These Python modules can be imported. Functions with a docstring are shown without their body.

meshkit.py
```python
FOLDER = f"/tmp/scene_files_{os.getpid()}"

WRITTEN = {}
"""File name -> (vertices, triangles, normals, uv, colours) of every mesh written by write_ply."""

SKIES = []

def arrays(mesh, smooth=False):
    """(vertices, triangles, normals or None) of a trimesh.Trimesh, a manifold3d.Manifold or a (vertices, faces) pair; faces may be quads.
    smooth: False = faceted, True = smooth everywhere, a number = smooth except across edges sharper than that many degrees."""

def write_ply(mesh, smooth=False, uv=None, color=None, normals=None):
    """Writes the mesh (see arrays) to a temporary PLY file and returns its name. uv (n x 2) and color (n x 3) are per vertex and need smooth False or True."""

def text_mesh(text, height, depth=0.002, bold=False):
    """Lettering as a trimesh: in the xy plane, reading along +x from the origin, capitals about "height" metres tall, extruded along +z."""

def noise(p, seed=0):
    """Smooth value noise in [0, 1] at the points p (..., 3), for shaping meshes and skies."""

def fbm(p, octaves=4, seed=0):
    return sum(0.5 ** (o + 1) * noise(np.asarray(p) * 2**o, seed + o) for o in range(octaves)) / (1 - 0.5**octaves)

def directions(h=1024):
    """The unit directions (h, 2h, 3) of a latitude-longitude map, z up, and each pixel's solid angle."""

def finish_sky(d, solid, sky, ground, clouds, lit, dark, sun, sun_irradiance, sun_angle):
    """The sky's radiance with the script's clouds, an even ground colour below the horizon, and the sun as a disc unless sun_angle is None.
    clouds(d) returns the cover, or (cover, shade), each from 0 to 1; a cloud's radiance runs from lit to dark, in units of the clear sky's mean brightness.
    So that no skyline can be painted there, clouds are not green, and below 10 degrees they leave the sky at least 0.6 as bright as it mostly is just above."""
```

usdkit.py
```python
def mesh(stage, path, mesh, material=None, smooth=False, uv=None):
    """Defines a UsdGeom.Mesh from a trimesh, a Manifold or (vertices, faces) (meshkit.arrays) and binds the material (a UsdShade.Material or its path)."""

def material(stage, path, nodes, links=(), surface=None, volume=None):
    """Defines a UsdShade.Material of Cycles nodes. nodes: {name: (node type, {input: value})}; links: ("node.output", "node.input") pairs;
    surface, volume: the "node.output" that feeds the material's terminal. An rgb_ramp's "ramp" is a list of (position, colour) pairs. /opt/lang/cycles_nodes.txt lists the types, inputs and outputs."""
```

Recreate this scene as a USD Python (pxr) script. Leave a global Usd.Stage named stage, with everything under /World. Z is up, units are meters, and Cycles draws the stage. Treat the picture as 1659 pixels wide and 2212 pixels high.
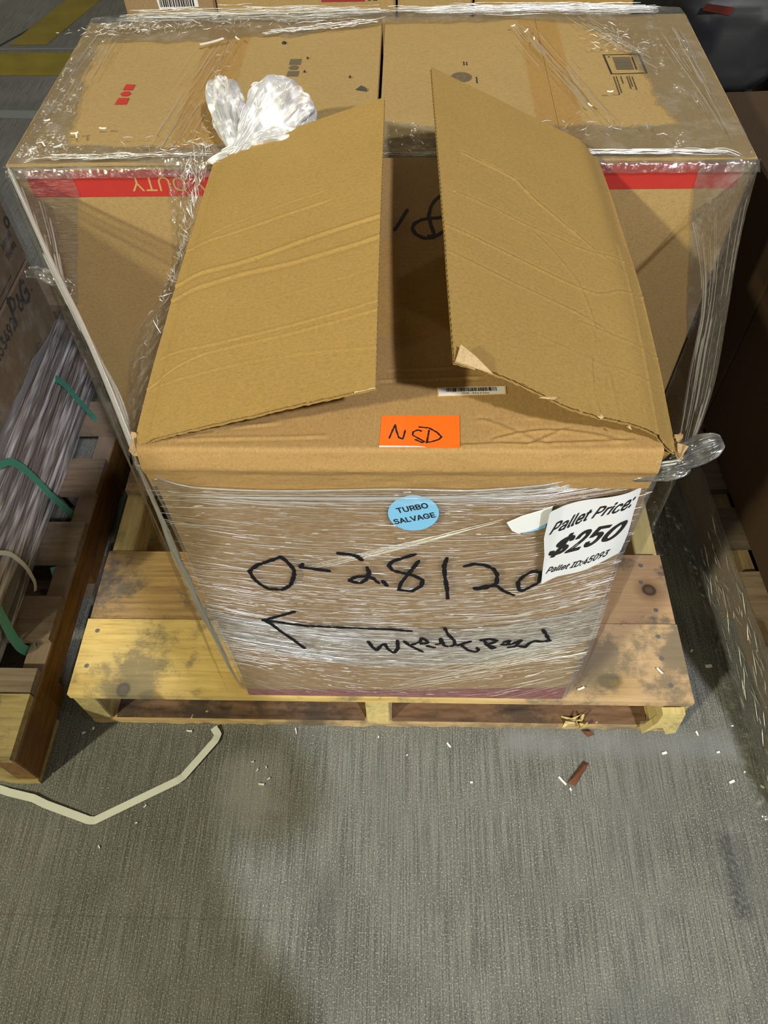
import math, random
import numpy as np, trimesh, manifold3d
from manifold3d import Manifold
import usdkit, meshkit
from pxr import Usd, UsdGeom, UsdLux, UsdShade, Gf, Sdf
from shapely.geometry import Polygon, LineString, Point
from shapely import prepare, contains_xy
from shapely.ops import unary_union

stage = Usd.Stage.CreateInMemory()
UsdGeom.SetStageUpAxis(stage, 'Z'); UsdGeom.SetStageMetersPerUnit(stage, 1.0)
UsdGeom.Xform.Define(stage, '/World')
rng = np.random.default_rng(7)
PI = math.pi

# ------------------------------------------------------------------ camera
cam = UsdGeom.Camera.Define(stage, '/World/camera')
cam.CreateHorizontalApertureAttr(36.0); cam.CreateVerticalApertureAttr(48.0)
cam.CreateFocalLengthAttr(36.0 * 1599.05 / 1659.0)
cam.CreateClippingRangeAttr(Gf.Vec2f(0.05, 200.0))
cam.CreateExposureAttr(0.16)
CAM = np.array([0.0492, -0.4509, 1.2767])
def _cam_axes(pitch=0.9487, yaw=-0.0554, roll=-0.0397):
    f = np.array([math.sin(yaw) * math.cos(pitch), math.cos(yaw) * math.cos(pitch), -math.sin(pitch)])
    r = np.array([math.cos(yaw), -math.sin(yaw), 0.0]); u = np.cross(r, f)
    return math.cos(roll) * r + math.sin(roll) * u, -math.sin(roll) * r + math.cos(roll) * u, f
_r, _u, _f = _cam_axes()
_m = Gf.Matrix4d(1.0)
for i, a in enumerate((_r, _u, -_f)):
    for j in range(3): _m[i, j] = float(a[j])
for j in range(3): _m[3, j] = float(CAM[j])
cam.AddTransformOp().Set(_m)

# ------------------------------------------------------------------ light: two high-bay lamps in front of the pallet, plus unseen lamps added farther off as ambient fill
def lamp(name, pos, target, radius, color, intensity):
    l = UsdLux.DiskLight.Define(stage, '/World/' + name)
    l.CreateRadiusAttr(radius); l.CreateColorAttr(Gf.Vec3f(*color)); l.CreateIntensityAttr(intensity)
    z = np.subtract(pos, target).astype(float); z /= np.linalg.norm(z)
    x = np.cross([0, 1, 0.01], z); x /= np.linalg.norm(x); y = np.cross(z, x)
    m = Gf.Matrix4d(1.0)
    for i, a in enumerate((x, y, z)):
        for j in range(3): m[i, j] = float(a[j])
    for j in range(3): m[3, j] = float(pos[j])
    l.AddTransformOp().Set(m)
LAMP_A, LAMP_B = (-6.4, -6.0, 6.8), (2.7, -4.6, 6.5)
lamp('high_bay_or_fill_light', LAMP_A, (0, 0, 0.4), 0.22, (0.98, 0.94, 0.64), 1950)
_b = UsdLux.SphereLight.Define(stage, '/World/high_bay_or_fill_light_001'); _b.CreateRadiusAttr(0.16); _b.CreateColorAttr(Gf.Vec3f(0.95, 0.96, 1.0)); _b.CreateIntensityAttr(1950)
_b.AddTranslateOp().Set(Gf.Vec3d(*LAMP_B)); _sh = UsdLux.ShapingAPI.Apply(_b.GetPrim()); _sh.CreateShapingConeAngleAttr(56.0); _sh.CreateShapingConeSoftnessAttr(0.30); _b.AddRotateXYZOp().Set(Gf.Vec3f(0, 0, 0))
for _i, (_x, _y, _k) in enumerate([(12.0, -3.2, 1.0), (-13.5, 3.0, 0.8), (3.5, -11.8, 1.0), (-5.5, -12.5, 1.0), (2.0, 13.0, 1.0), (-8.0, 13.0, 1.0), (11.5, 12.0, 1.0)]):
    lamp('high_bay_or_fill_light_%03d' % (_i + 2), (_x, _y, 6.8), (_x, _y, 0), 0.21, (1.0, 0.92, 0.78), 520 * _k)  # unseen lamps, added only for fill light

# ------------------------------------------------------------------ helpers: prims
_taken = {}
def numbered(path):
    n = _taken.get(path, 0); _taken[path] = n + 1
    return path if n == 0 else '%s_%03d' % (path, n)
def put(prim, **kw):
    for k, v in kw.items():
        if v: prim.SetCustomDataByKey({'cat': 'category'}.get(k, k), v)
    return prim
ORIGIN = {}
def thing(name, label, cat, loc=(0, 0, 0), rz=0.0, group=None, kind=None):
    x = UsdGeom.Xform.Define(stage, numbered('/World/' + name))
    x.AddTranslateOp().Set(Gf.Vec3d(*map(float, loc)))
    if rz: x.AddRotateZOp().Set(math.degrees(rz))
    p = x.GetPrim(); put(p, label=label, cat=cat, group=group, kind=kind)
    ORIGIN[str(p.GetPath())] = (np.array(loc, float), rz)
    return p
def va(mesh):
    if hasattr(mesh, 'to_mesh'):
        m = mesh.to_mesh(); return np.array(m.vert_properties[:, :3], float), np.array(m.tri_verts, int)
    if isinstance(mesh, tuple): v, f = np.asarray(mesh[0], float), np.asarray(mesh[1], int)
    else: v, f = np.array(mesh.vertices, float), np.array(mesh.faces, int)
    if f.shape[1] == 4: f = np.vstack([f[:, [0, 1, 2]], f[:, [0, 2, 3]]])
    return v, f
def join(*ms):
    V, F, n = [], [], 0
    for m in ms:
        v, f = va(m); V.append(v); F.append(f + n); n += len(v)
    return np.vstack(V), np.vstack(F)
def obj(name, mesh, mat, parent=None, smooth=False, label=None, kind=None, local=False):
    """One Mesh prim. Vertices are given in world space unless local; they are moved into the space of the thing they belong to."""
    v, f = va(mesh)
    base = str(parent.GetPath()) if parent else '/World'
    if parent and not local:
        root = '/'.join(base.split('/')[:3]); o, rz = ORIGIN.get(root, (np.zeros(3), 0.0))
        v = v - o
        if rz:
            c, s = math.cos(-rz), math.sin(-rz); v = np.stack([c * v[:, 0] - s * v[:, 1], s * v[:, 0] + c * v[:, 1], v[:, 2]], 1)
    p = usdkit.mesh(stage, numbered(base + '/' + name), (v, f), mat, smooth=smooth).GetPrim()
    put(p, label=label, kind=kind); return p
def single(name, label, cat, mesh, mat, smooth=False, group=None, kind=None):
    """A thing that is one mesh, with its origin at its base."""
    v, f = va(mesh); o = np.array([v[:, 0].mean(), v[:, 1].mean(), v[:, 2].min()])
    g = usdkit.mesh(stage, numbered('/World/' + name), (v - o, f), mat, smooth=smooth)
    g.AddTranslateOp().Set(Gf.Vec3d(*map(float, o)))
    return put(g.GetPrim(), label=label, cat=cat, group=group, kind=kind)

# ------------------------------------------------------------------ helpers: shapes
def box(x0, x1, y0, y1, z0, z1, c=0.0015):
    """A chamfered box."""
    lo, hi = np.array([x0, y0, z0]), np.array([x1, y1, z1]); c = min(c, 0.45 * (hi - lo).min()); P = []
    for s in np.ndindex(2, 2, 2):
        p = np.where(np.array(s), hi, lo); q = np.where(np.array(s), hi - c, lo + c)
        for k in range(3):
            a = q.copy(); a[k] = p[k]; P.append(a)
    return Manifold.hull_points(np.array(P))
def grid(fn, nu, nv):
    """A sheet: fn(u, v) -> (n, 3) for u, v in 0..1."""
    u, v = np.meshgrid(np.linspace(0, 1, nu + 1), np.linspace(0, 1, nv + 1), indexing='ij')
    P = np.asarray(fn(u.ravel(), v.ravel()), float)
    i, j = np.meshgrid(np.arange(nu), np.arange(nv), indexing='ij'); a = i * (nv + 1) + j
    return P, np.stack([a, a + nv + 1, a + nv + 2, a + 1], -1).reshape(-1, 4)
def slab(g, t, nu, nv):
    """A grid given a thickness t along -normal, closed at its rim."""
    P, Q = g; N = len(P); tm = trimesh.Trimesh(P, np.vstack([Q[:, [0, 1, 2]], Q[:, [0, 2, 3]]]), process=False)
    B = P - tm.vertex_normals * t
    idx = np.arange(N).reshape(nu + 1, nv + 1)
    rim = np.concatenate([idx[:, 0], idx[-1, 1:], idx[-2::-1, -1], idx[0, -2:0:-1]]); nx = np.roll(rim, -1)
    side = np.stack([rim, rim + N, nx + N, nx], 1)[:, ::-1]
    # the rim gets vertices of its own so that it stays sharp
    V = np.vstack([P, B, P, B]); side = np.where(side >= N, side + 2 * N, side + 2 * N)
    return V, np.vstack([Q, Q[:, ::-1] + N, side])
def tubes(lines, radii, sides=5, flat=1.0):
    """Many polylines as thin tubes in one mesh."""
    V, F, n = [], [], 0; ang = np.arange(sides) * 2 * PI / sides
    for p, r in zip(lines, radii):
        p = np.asarray(p, float); k = len(p)
        t = np.gradient(p, axis=0); t /= np.linalg.norm(t, axis=1, keepdims=True) + 1e-12
        a = np.cross(t, np.where(np.abs(t[:, 2:]) < 0.9, [0, 0, 1.0], [1.0, 0, 0])); a /= np.linalg.norm(a, axis=1, keepdims=True) + 1e-12
        b = np.cross(t, a)
        rr = np.broadcast_to(r, (k,)) * np.where((np.arange(k) == 0) | (np.arange(k) == k - 1), 0.25, 1.0) if np.ndim(r) == 0 else np.asarray(r)
        V.append((p[:, None] + rr[:, None, None] * (np.cos(ang)[None, :, None] * a[:, None] + np.sin(ang)[None, :, None] * b[:, None])).reshape(-1, 3))
        i, j = np.meshgrid(np.arange(k - 1), np.arange(sides), indexing='ij')
        q = np.stack([i * sides + j, i * sides + (j + 1) % sides, (i + 1) * sides + (j + 1) % sides, (i + 1) * sides + j], -1).reshape(-1, 4)
        caps = np.vstack([np.stack([np.zeros(sides - 2, int), np.arange(2, sides), np.arange(1, sides - 1)], 1), (k - 1) * sides + np.stack([np.zeros(sides - 2, int), np.arange(1, sides - 1), np.arange(2, sides)], 1)])
        F.append(np.vstack([q[:, [0, 2, 1]], q[:, [0, 3, 2]], caps]) + n); n += k * sides
    return np.vstack(V), np.vstack(F)
def resample(pts, step, k=None):
    p = np.asarray(pts, float); d = np.r_[0, np.cumsum(np.linalg.norm(np.diff(p, axis=0), axis=1))]
    n = k or max(2, int(d[-1] / step) + 1); s = np.linspace(0, d[-1], n)
    return np.stack([np.interp(s, d, p[:, i]) for i in range(p.shape[1])], 1)
def smoothline(pts, n=40):
    from scipy.interpolate import PchipInterpolator
    p = np.asarray(pts, float); t = np.r_[0, np.cumsum(np.linalg.norm(np.diff(p, axis=0), axis=1) + 1e-9)]
    return PchipInterpolator(t, p)(np.linspace(0, t[-1], n))
def flat_poly(poly, depth):
    ps = getattr(poly, 'geoms', [poly])
    return join(*[trimesh.creation.extrude_polygon(g, depth, engine='earcut') for g in ps if g.area > 1e-9])
def strokes(lines, width, jag=0.0, seed=0):
    """Pen strokes in a plane as one shapely shape."""
    r = np.random.default_rng(seed); S = []
    for i, l in enumerate(lines):
        p = resample(l, width * 0.7)
        for a, b in zip(p[:-1], p[1:]): S.append(LineString([a, b]).buffer(width * (0.42 + jag * r.random()), quad_segs=3))
    return unary_union(S).simplify(width * 0.05)
def ribbon(path, width, up, t=0.0006):
    """A flat band that follows a path; up gives the band's normal, constant or per point."""
    p = np.asarray(path, float); k = len(p); tg = np.gradient(p, axis=0); tg /= np.linalg.norm(tg, axis=1, keepdims=True)
    up = np.broadcast_to(np.asarray(up, float), p.shape); s = np.cross(up, tg); s /= np.linalg.norm(s, axis=1, keepdims=True)
    w = np.broadcast_to(width, (k,))[:, None] / 2
    a, b, c, d = p - s * w, p + s * w, p + s * w + up * t, p - s * w + up * t
    V = np.stack([a, b, c, d], 1).reshape(-1, 3); F = []
    for i in range(k - 1):
        for j in range(4): F.append([4 * i + j, 4 * i + (j + 1) % 4, 4 * i + 4 + (j + 1) % 4, 4 * i + 4 + j])
    F += [[0, 3, 2, 1], [4 * k - 4, 4 * k - 3, 4 * k - 2, 4 * k - 1]]
    return V, np.array(F)[:, ::-1]
fbm = meshkit.fbm

# ------------------------------------------------------------------ helpers: materials
class H(str): pass
class Graph:
    def __init__(self): self.n, self.l = {}, []
    def __call__(self, kind, out, **kw):
        name = 'n%d' % len(self.n); vals = {}
        for k, v in kw.items():
            if isinstance(v, H): self.l.append((str(v), name + '.' + k))
            else: vals[k] = v
        self.n[name] = (kind, vals); return H(name + '.' + out)
    def math(self, op, a, b=0.0, c=0.0, clamp=False): return self('math', 'value', math_type=op, value1=a, value2=b, value3=c, use_clamp=clamp)
    def pos(self): return self('geometry', 'position')
    def map(self, v, scale=(1, 1, 1), rot=(0, 0, 0), loc=(0, 0, 0)): return self('mapping', 'vector', vector=v, scale=scale, rotation=rot, location=loc)
    def noise(self, v, scale=1.0, detail=3, rough=0.5, dist=0.0): return self('noise_texture', 'fac', vector=v, scale=scale, detail=float(detail), roughness=rough, distortion=dist)
    def ramp(self, f, stops): return self('rgb_ramp', 'color', fac=f, ramp=stops)
    def step(self, f, lo, hi): return self('map_range', 'result', value=f, from_min=lo, from_max=hi, to_min=0.0, to_max=1.0, clamp=True)
    def mix(self, f, a, b, mode='mix'): return self('mix_color', 'result', blend_type=mode, fac=f, a=a, b=b)
    def bump(self, h, dist, strength=1.0, normal=None):
        kw = dict(height=h, distance=dist, strength=strength)
        if normal: kw['normal'] = normal
        return self('bump', 'normal', **kw)
    def soft_box(self, p, x0, x1, y0, y1, s, wob=0.0, wscale=30.0):
        """1 inside a rectangle of the xy plane, fading over s."""
        if wob:
            o = self('noise_texture', 'color', vector=p, scale=wscale, detail=3.0); o = self('vector_math', 'vector', math_type='subtract', vector1=o, vector2=(0.5, 0.5, 0.5))
            o = self('vector_math', 'vector', math_type='scale', vector1=o, scale=wob); p = self('vector_math', 'vector', math_type='add', vector1=p, vector2=o)
        x, y = self('separate_xyz', 'x', vector=p), self('separate_xyz', 'y', vector=p)
        m = self.math('multiply', self.step(x, x0 - s, x0 + s), self.step(x, x1 + s, x1 - s))
        return self.math('multiply', m, self.math('multiply', self.step(y, y0 - s, y0 + s), self.step(y, y1 + s, y1 - s)))
    def make(self, name, surf): return usdkit.material(stage, '/World/Looks/' + name, self.n, self.l, surface=str(surf))
UsdGeom.Scope.Define(stage, '/World/Looks')

def plain(name, col, rough=0.6, spec=0.4, var=0.06, scale=60, coat=0.0, metal=0.0):
    g = Graph(); n = g.noise(g.pos(), scale, 4)
    c = g.mix(n, tuple(x * (1 - var) for x in col), tuple(min(1, x * (1 + var)) for x in col))
    return g.make(name, g('principled_bsdf', 'BSDF', base_color=c, roughness=rough, specular_ior_level=spec, coat_weight=coat, metallic=metal))

def cardboard(name, col, axis='x', flute=0.00004, scuff=0.0, rough=0.78, dirty=0.0):
    """Kraft liner: mottled fibres, faint washboard lines along the flutes, optional scuffs."""
    g = Graph(); p = g.pos()
    st = {'x': (1, 1.9, 1.9), 'y': (1.9, 1, 1.9), 'z': (1.9, 1.9, 1)}[axis]
    fib = g.noise(g.map(p, st), 240, 5, 0.7); big = g.noise(p, 9, 4); fine = g.noise(g.map(p, st), 520, 3, 0.6)
    mott = g.ramp(fib, [(0.30, tuple(x * 0.80 for x in col)), (0.5, col), (0.72, tuple(min(1, x * 1.16) for x in col))])
    c = g.mix(g.math('multiply', big, 0.5), mott, (0.84, 0.80, 0.76), 'multiply')
    c = g.mix(g.step(fine, 0.60, 0.72), c, (0.80, 0.78, 0.74), 'multiply')
    if scuff:
        s = g.step(g.noise(g.map(p, (2, 14, 8) if axis != 'x' else (14, 2, 8)), 8, 6, 0.65), 0.60, 0.72)
        c = g.mix(g.math('multiply', s, scuff), c, tuple(x * 0.45 for x in col))
    if dirty:
        s = g.step(g.noise(p, 16, 5, 0.7), 0.55, 0.75); c = g.mix(g.math('multiply', s, dirty), c, (0.16, 0.12, 0.08))
    ax = {'x': 'y', 'y': 'x', 'z': 'x'}[axis]
    wave = g('wave_texture', 'fac', wave_type='bands', bands_direction=ax, vector=p, scale=42.0, distortion=0.6, detail=1.0, detail_scale=3.0)
    nrm = g.bump(wave, flute, 1.0, g.bump(fib, 0.00010, 0.6))
    return g.make(name, g('principled_bsdf', 'BSDF', base_color=c, roughness=rough, specular_ior_level=0.28, normal=nrm))

def wood(name, light, dark, axis='x', dirt=0.3, dirt_col=(0.07, 0.065, 0.055), rough=0.7, knots=True, seed=0.0, grain=1.0, top=None, lit_end=None, spots=()):
    g = Graph(); p = g.map(g.pos(), (1, 1, 1), loc=(seed, seed * 0.7, seed * 0.3))
    st = {'x': (0.07, 1, 1), 'y': (1, 0.07, 1)}[axis]
    wob = g('noise_texture', 'color', vector=g.map(p, st), scale=14.0, detail=2.0)
    q = g('vector_math', 'vector', math_type='add', vector1=g.map(p, st), vector2=g('vector_math', 'vector', math_type='scale', vector1=wob, scale=0.02))
    rings = g.noise(q, 110 * grain, 4, 0.55, 0.3); fine = g.noise(g.map(p, st), 420, 3, 0.6)
    c = g.ramp(rings, [(0.25, dark), (0.48, tuple(0.35 * d + 0.65 * l for d, l in zip(dark, light))), (0.7, light)])
    c = g.mix(g.step(fine, 0.58, 0.72), c, (0.78, 0.72, 0.64), 'multiply')
    if lit_end:                                                          # one end tinted paler and pinker: the whiter lamp's light painted in
        hx = g('separate_xyz', 'x', vector=g('vector_math', 'vector', math_type='add', vector1=g.pos(), vector2=g('vector_math', 'vector', math_type='scale', vector1=wob, scale=0.12)))
        c = g.mix(g.math('multiply', g.step(hx, lit_end[0], lit_end[1]), 0.85), c, g.mix(rings, tuple(x * 0.72 for x in lit_end[2]), lit_end[2]))
    if knots:
        k = g('voronoi_texture', 'distance', dimensions='2D', vector=g.map(p, {'x': (0.6, 1, 1), 'y': (1, 0.6, 1)}[axis]), scale=5.0, randomness=1.0)
        c = g.mix(g.step(k, 0.075, 0.050), c, tuple(x * 0.30 for x in dark))
        c = g.mix(g.math('multiply', g.step(k, 0.20, 0.07), 0.5), c, tuple(x * 0.8 for x in dark))
    for sx_, sy_, sr_ in spots:                                        # single dark knots with a ring of darker grain round them
        dk = g('vector_math', 'value', math_type='distance', vector1=g('vector_math', 'vector', math_type='add', vector1=g.pos(), vector2=g('vector_math', 'vector', math_type='scale', vector1=wob, scale=0.012)), vector2=(sx_ + 0.006, sy_ + 0.006, 0.135))
        c = g.mix(g.math('multiply', g.step(dk, sr_ * 2.2, sr_), 0.55), c, tuple(x * 0.7 for x in dark)); c = g.mix(g.step(dk, sr_, sr_ * 0.75), c, (0.075, 0.042, 0.025)); c = g.mix(g.step(dk, sr_ * 0.62, sr_ * 0.35), c, (0.13, 0.085, 0.05))
    if dirt:
        lo, hi = g.noise(p, 6.5, 3, 0.5), g.noise(p, 34, 7, 0.72)
        m = g.math('add', hi, g.math('multiply', g.math('subtract', lo, 0.5), 1.3))
        c = g.mix(g.math('multiply', g.step(m, 0.50, 0.66), dirt), c, dirt_col)
        c = g.mix(g.math('multiply', g.step(lo, 0.40, 0.66), dirt * 0.45), c, tuple(0.5 * q + 0.06 for q in dirt_col))
    if top:                                                            # weathered upper face
        up = g('separate_xyz', 'z', vector=g('geometry', 'true_normal')); c = g.mix(g.math('multiply', g.step(up, 0.6, 0.9), 0.92), c, g.mix(rings, tuple(x * 0.7 for x in top), top))
    nrm = g.bump(rings, 0.0012, 0.7, g.bump(fine, 0.0004, 0.7))
    return g.make(name, g('principled_bsdf', 'BSDF', base_color=c, roughness=rough, specular_ior_level=0.3, normal=nrm))

def film(name, clear=(0.9, 0.9, 0.89), haze=(0.035, 0.035, 0.035), gloss=(0.06, 0.06, 0.06), rough=0.22, stretch=(1, 1, 1), scale=40, bump=0.004, streak=0.5, detail=4):
    """Stretch film: lets light through, with creases that mirror the lamps and a milky share where the layers lie thick."""
    g = Graph(); q = g.map(g.pos(), stretch)
    n = g.noise(q, scale, detail, 0.6); m = g.step(g.noise(q, scale * 1.7, detail, 0.65), 0.48, 0.78)
    nrm = g.bump(n, bump, 1.0)
    k = lambda c, f: tuple(min(1.0, x * f) for x in c)
    gl = g('glossy_bsdf', 'BSDF', color=g.mix(m, k(gloss, 1 - streak * 0.6), k(gloss, 1 + 2.2 * streak)), roughness=rough, normal=nrm)
    df = g('diffuse_bsdf', 'BSDF', color=g.mix(m, k(haze, 1 - streak * 0.6), k(haze, 1 + 2.2 * streak)), normal=nrm)
    tr = g('transparent_bsdf', 'BSDF', color=g.mix(m, clear, tuple(max(0, c - 0.22 * streak) for c in clear)))
    return g.make(name, g('add_closure', 'closure', closure1=tr, closure2=g('add_closure', 'closure', closure1=gl, closure2=df)))
def ridge_film(name, clear=0.42, gloss=0.48, haze=0.14, rough=0.25):
    g = Graph(); nrm = g.bump(g.noise(g.pos(), 900, 2), 0.0004, 0.6)
    gl = g('glossy_bsdf', 'BSDF', color=(gloss,) * 3, roughness=rough, normal=nrm); df = g('diffuse_bsdf', 'BSDF', color=(haze,) * 3)
    return g.make(name, g('add_closure', 'closure', closure1=g('transparent_bsdf', 'BSDF', color=(clear,) * 3), closure2=g('add_closure', 'closure', closure1=gl, closure2=df)))

# ------------------------------------------------------------------ materials
KRAFT = (0.355, 0.226, 0.067)
M = {}
M['kraft_flap'] = cardboard('kraft_flap', (0.355, 0.226, 0.067), 'x')
M['kraft_top'] = cardboard('kraft_top', (0.385, 0.238, 0.090), 'y', scuff=0.25)
M['kraft_front'] = cardboard('kraft_front', (0.40, 0.235, 0.072), 'x')
M['kraft_back'] = cardboard('kraft_back', (0.37, 0.252, 0.105), 'x')
M['kraft_dark'] = cardboard('kraft_dark', (0.26, 0.155, 0.07), 'y')
M['kraft_dull'] = cardboard('kraft_dull', (0.30, 0.20, 0.105), 'x')
M['kraft_core'] = cardboard('kraft_core', (0.50, 0.36, 0.20), 'y')
M['kraft_core_dim'] = cardboard('kraft_core_dim', (0.40, 0.27, 0.15), 'y')
M['red'] = plain('red_print', (0.43, 0.032, 0.026), 0.62, 0.3)
M['dark_red'] = plain('dark_red_print', (0.28, 0.030, 0.035), 0.6, 0.3)
M['print_tan'] = plain('unprinted_lettering', (0.46, 0.30, 0.12), 0.7, 0.2)
M['print_tan_dim'] = plain('faint_lettering', (0.25, 0.11, 0.07), 0.7, 0.2)
M['ink'] = plain('black_ink', (0.012, 0.012, 0.014), 0.45, 0.4)
M['print_black'] = plain('black_print', (0.035, 0.030, 0.026), 0.6, 0.3)
M['print_gray'] = plain('gray_print', (0.13, 0.105, 0.07), 0.65, 0.3)
M['marker'] = plain('marker_ink', (0.008, 0.008, 0.012), 0.6, 0.15)
M['white_paper'] = plain('white_paper', (0.74, 0.76, 0.80), 0.42, 0.5, 0.02)
M['label_white'] = plain('label_white', (0.72, 0.70, 0.70), 0.45, 0.4, 0.03)
M['label_edge'] = plain('label_yellow_edge', (0.75, 0.42, 0.12), 0.5, 0.4)
M['blue'] = plain('blue_sticker', (0.20, 0.50, 0.80), 0.45, 0.4, 0.02)
M['orange'] = plain('orange_sticker', (0.95, 0.155, 0.012), 0.5, 0.4, 0.02)
M['white_shred'] = plain('white_shred', (0.80, 0.80, 0.76), 0.6, 0.3)
M['bark_chip'] = plain('bark_chip', (0.13, 0.055, 0.03), 0.9, 0.2, 0.3, 300)
M['white_strap'] = plain('white_strap', (0.66, 0.68, 0.62), 0.38, 0.5, 0.05)
M['green_strap'] = plain('green_strap', (0.075, 0.30, 0.22), 0.4, 0.5, 0.15)
M['yellow_paint'] = plain('yellow_paint', (0.26, 0.20, 0.008), 0.7, 0.3, 0.45, 9)  # yellow darkened: the dimness of the far floor is put into the colour
M['nail'] = plain('nail_metal', (0.42, 0.43, 0.44), 0.4, 0.5, 0.1, metal=0.8)
M['board_yellow'] = wood('board_yellow', (0.70, 0.52, 0.19), (0.46, 0.30, 0.085), 'x', 0.62, (0.10, 0.095, 0.075), seed=0.0, lit_end=(0.10, 0.40, (0.66, 0.44, 0.26)), spots=[(-0.417, 0.010, 0.013)])
M['board_stained'] = wood('board_stained', (0.44, 0.29, 0.12), (0.22, 0.12, 0.05), 'x', 0.80, (0.085, 0.07, 0.06), seed=3.1, lit_end=(0.10, 0.40, (0.58, 0.37, 0.20)), spots=[(0.473, 0.205, 0.014)])
M['board_pale'] = wood('board_pale', (0.60, 0.45, 0.24), (0.42, 0.27, 0.12), 'x', 0.4, seed=5.2)
M['stringer_x'] = wood('stringer_x', (0.55, 0.40, 0.20), (0.40, 0.25, 0.11), 'x', 0.5, seed=6.7)
M['stringer_pale'] = wood('stringer_pale', (0.66, 0.55, 0.25), (0.46, 0.33, 0.11), 'y', 0.35, seed=1.7)
M['shaded_board'] = wood('shaded_board', (0.13, 0.095, 0.065), (0.07, 0.05, 0.035), 'x', 0.4, seed=9.9)  # darkened wood: carries the right pallet's shade in its colour
M['bark'] = wood('bark_board', (0.19, 0.105, 0.055), (0.055, 0.028, 0.016), 'x', 0.6, (0.02, 0.014, 0.01), 0.9, False, 2.2, 0.6)
M['gray_board'] = wood('gray_board', (0.25, 0.185, 0.13), (0.14, 0.095, 0.062), 'x', 0.35, seed=7.7)
M['gray_board_yellow_lit'] = wood('gray_board_yellow_lit', (0.42, 0.34, 0.15), (0.20, 0.13, 0.05), 'x', 0.85, (0.06, 0.055, 0.035), seed=8.8)  # grey board with the left lamp's yellow light painted in, plus real dirt
M['stringer_dull'] = wood('stringer_dull', (0.24, 0.17, 0.085), (0.14, 0.085, 0.04), 'y', 0.4, seed=11.0)
M['stained_stringer'] = wood('stained_stringer', (0.22, 0.105, 0.022), (0.085, 0.035, 0.008), 'y', 0.3, (0.03, 0.015, 0.006), 0.55, seed=4.4, top=(0.27, 0.20, 0.15))
M['film_front'] = film('film_front', (0.68, 0.68, 0.68), (0.095, 0.095, 0.096), (0.10, 0.10, 0.10), 0.25, (5, 30, 90), 9, 0.006, 0.8)
M['film_milky'] = film('film_milky', (0.64, 0.64, 0.64), (0.17, 0.17, 0.17), (0.12, 0.12, 0.12), 0.25, (5, 30, 90), 9, 0.006, 0.9)
M['film_top'] = film('film_top', (0.66, 0.66, 0.65), (0.062, 0.061, 0.060), (0.07, 0.07, 0.07), 0.20, (1, 1, 1), 14, 0.010, 0.6)
M['film_side'] = film('film_side', (0.76, 0.76, 0.75), (0.050, 0.050, 0.048), (0.12, 0.12, 0.12), 0.22, (20, 20, 160), 2.2, 0.010, 0.8)
M['film_crush'] = film('film_crush', (0.78, 0.78, 0.78), (0.035, 0.035, 0.035), (0.15, 0.15, 0.15), 0.20, (1, 1, 1), 40, 0.010, 0.9, 2)
M['film_wad'] = film('film_wad', (0.28, 0.28, 0.28), (0.46, 0.46, 0.48), (0.26, 0.26, 0.26), 0.20, (1, 1, 0.6), 24, 0.006, 0.5, 2)
M['film_load'] = film('film_load', (0.46, 0.46, 0.47), (0.25, 0.25, 0.27), (0.10, 0.10, 0.10), 0.30, (16, 1.2, 12), 3, 0.010, 0.9, 2)
M['ridge'] = ridge_film('film_ridge')
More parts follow.
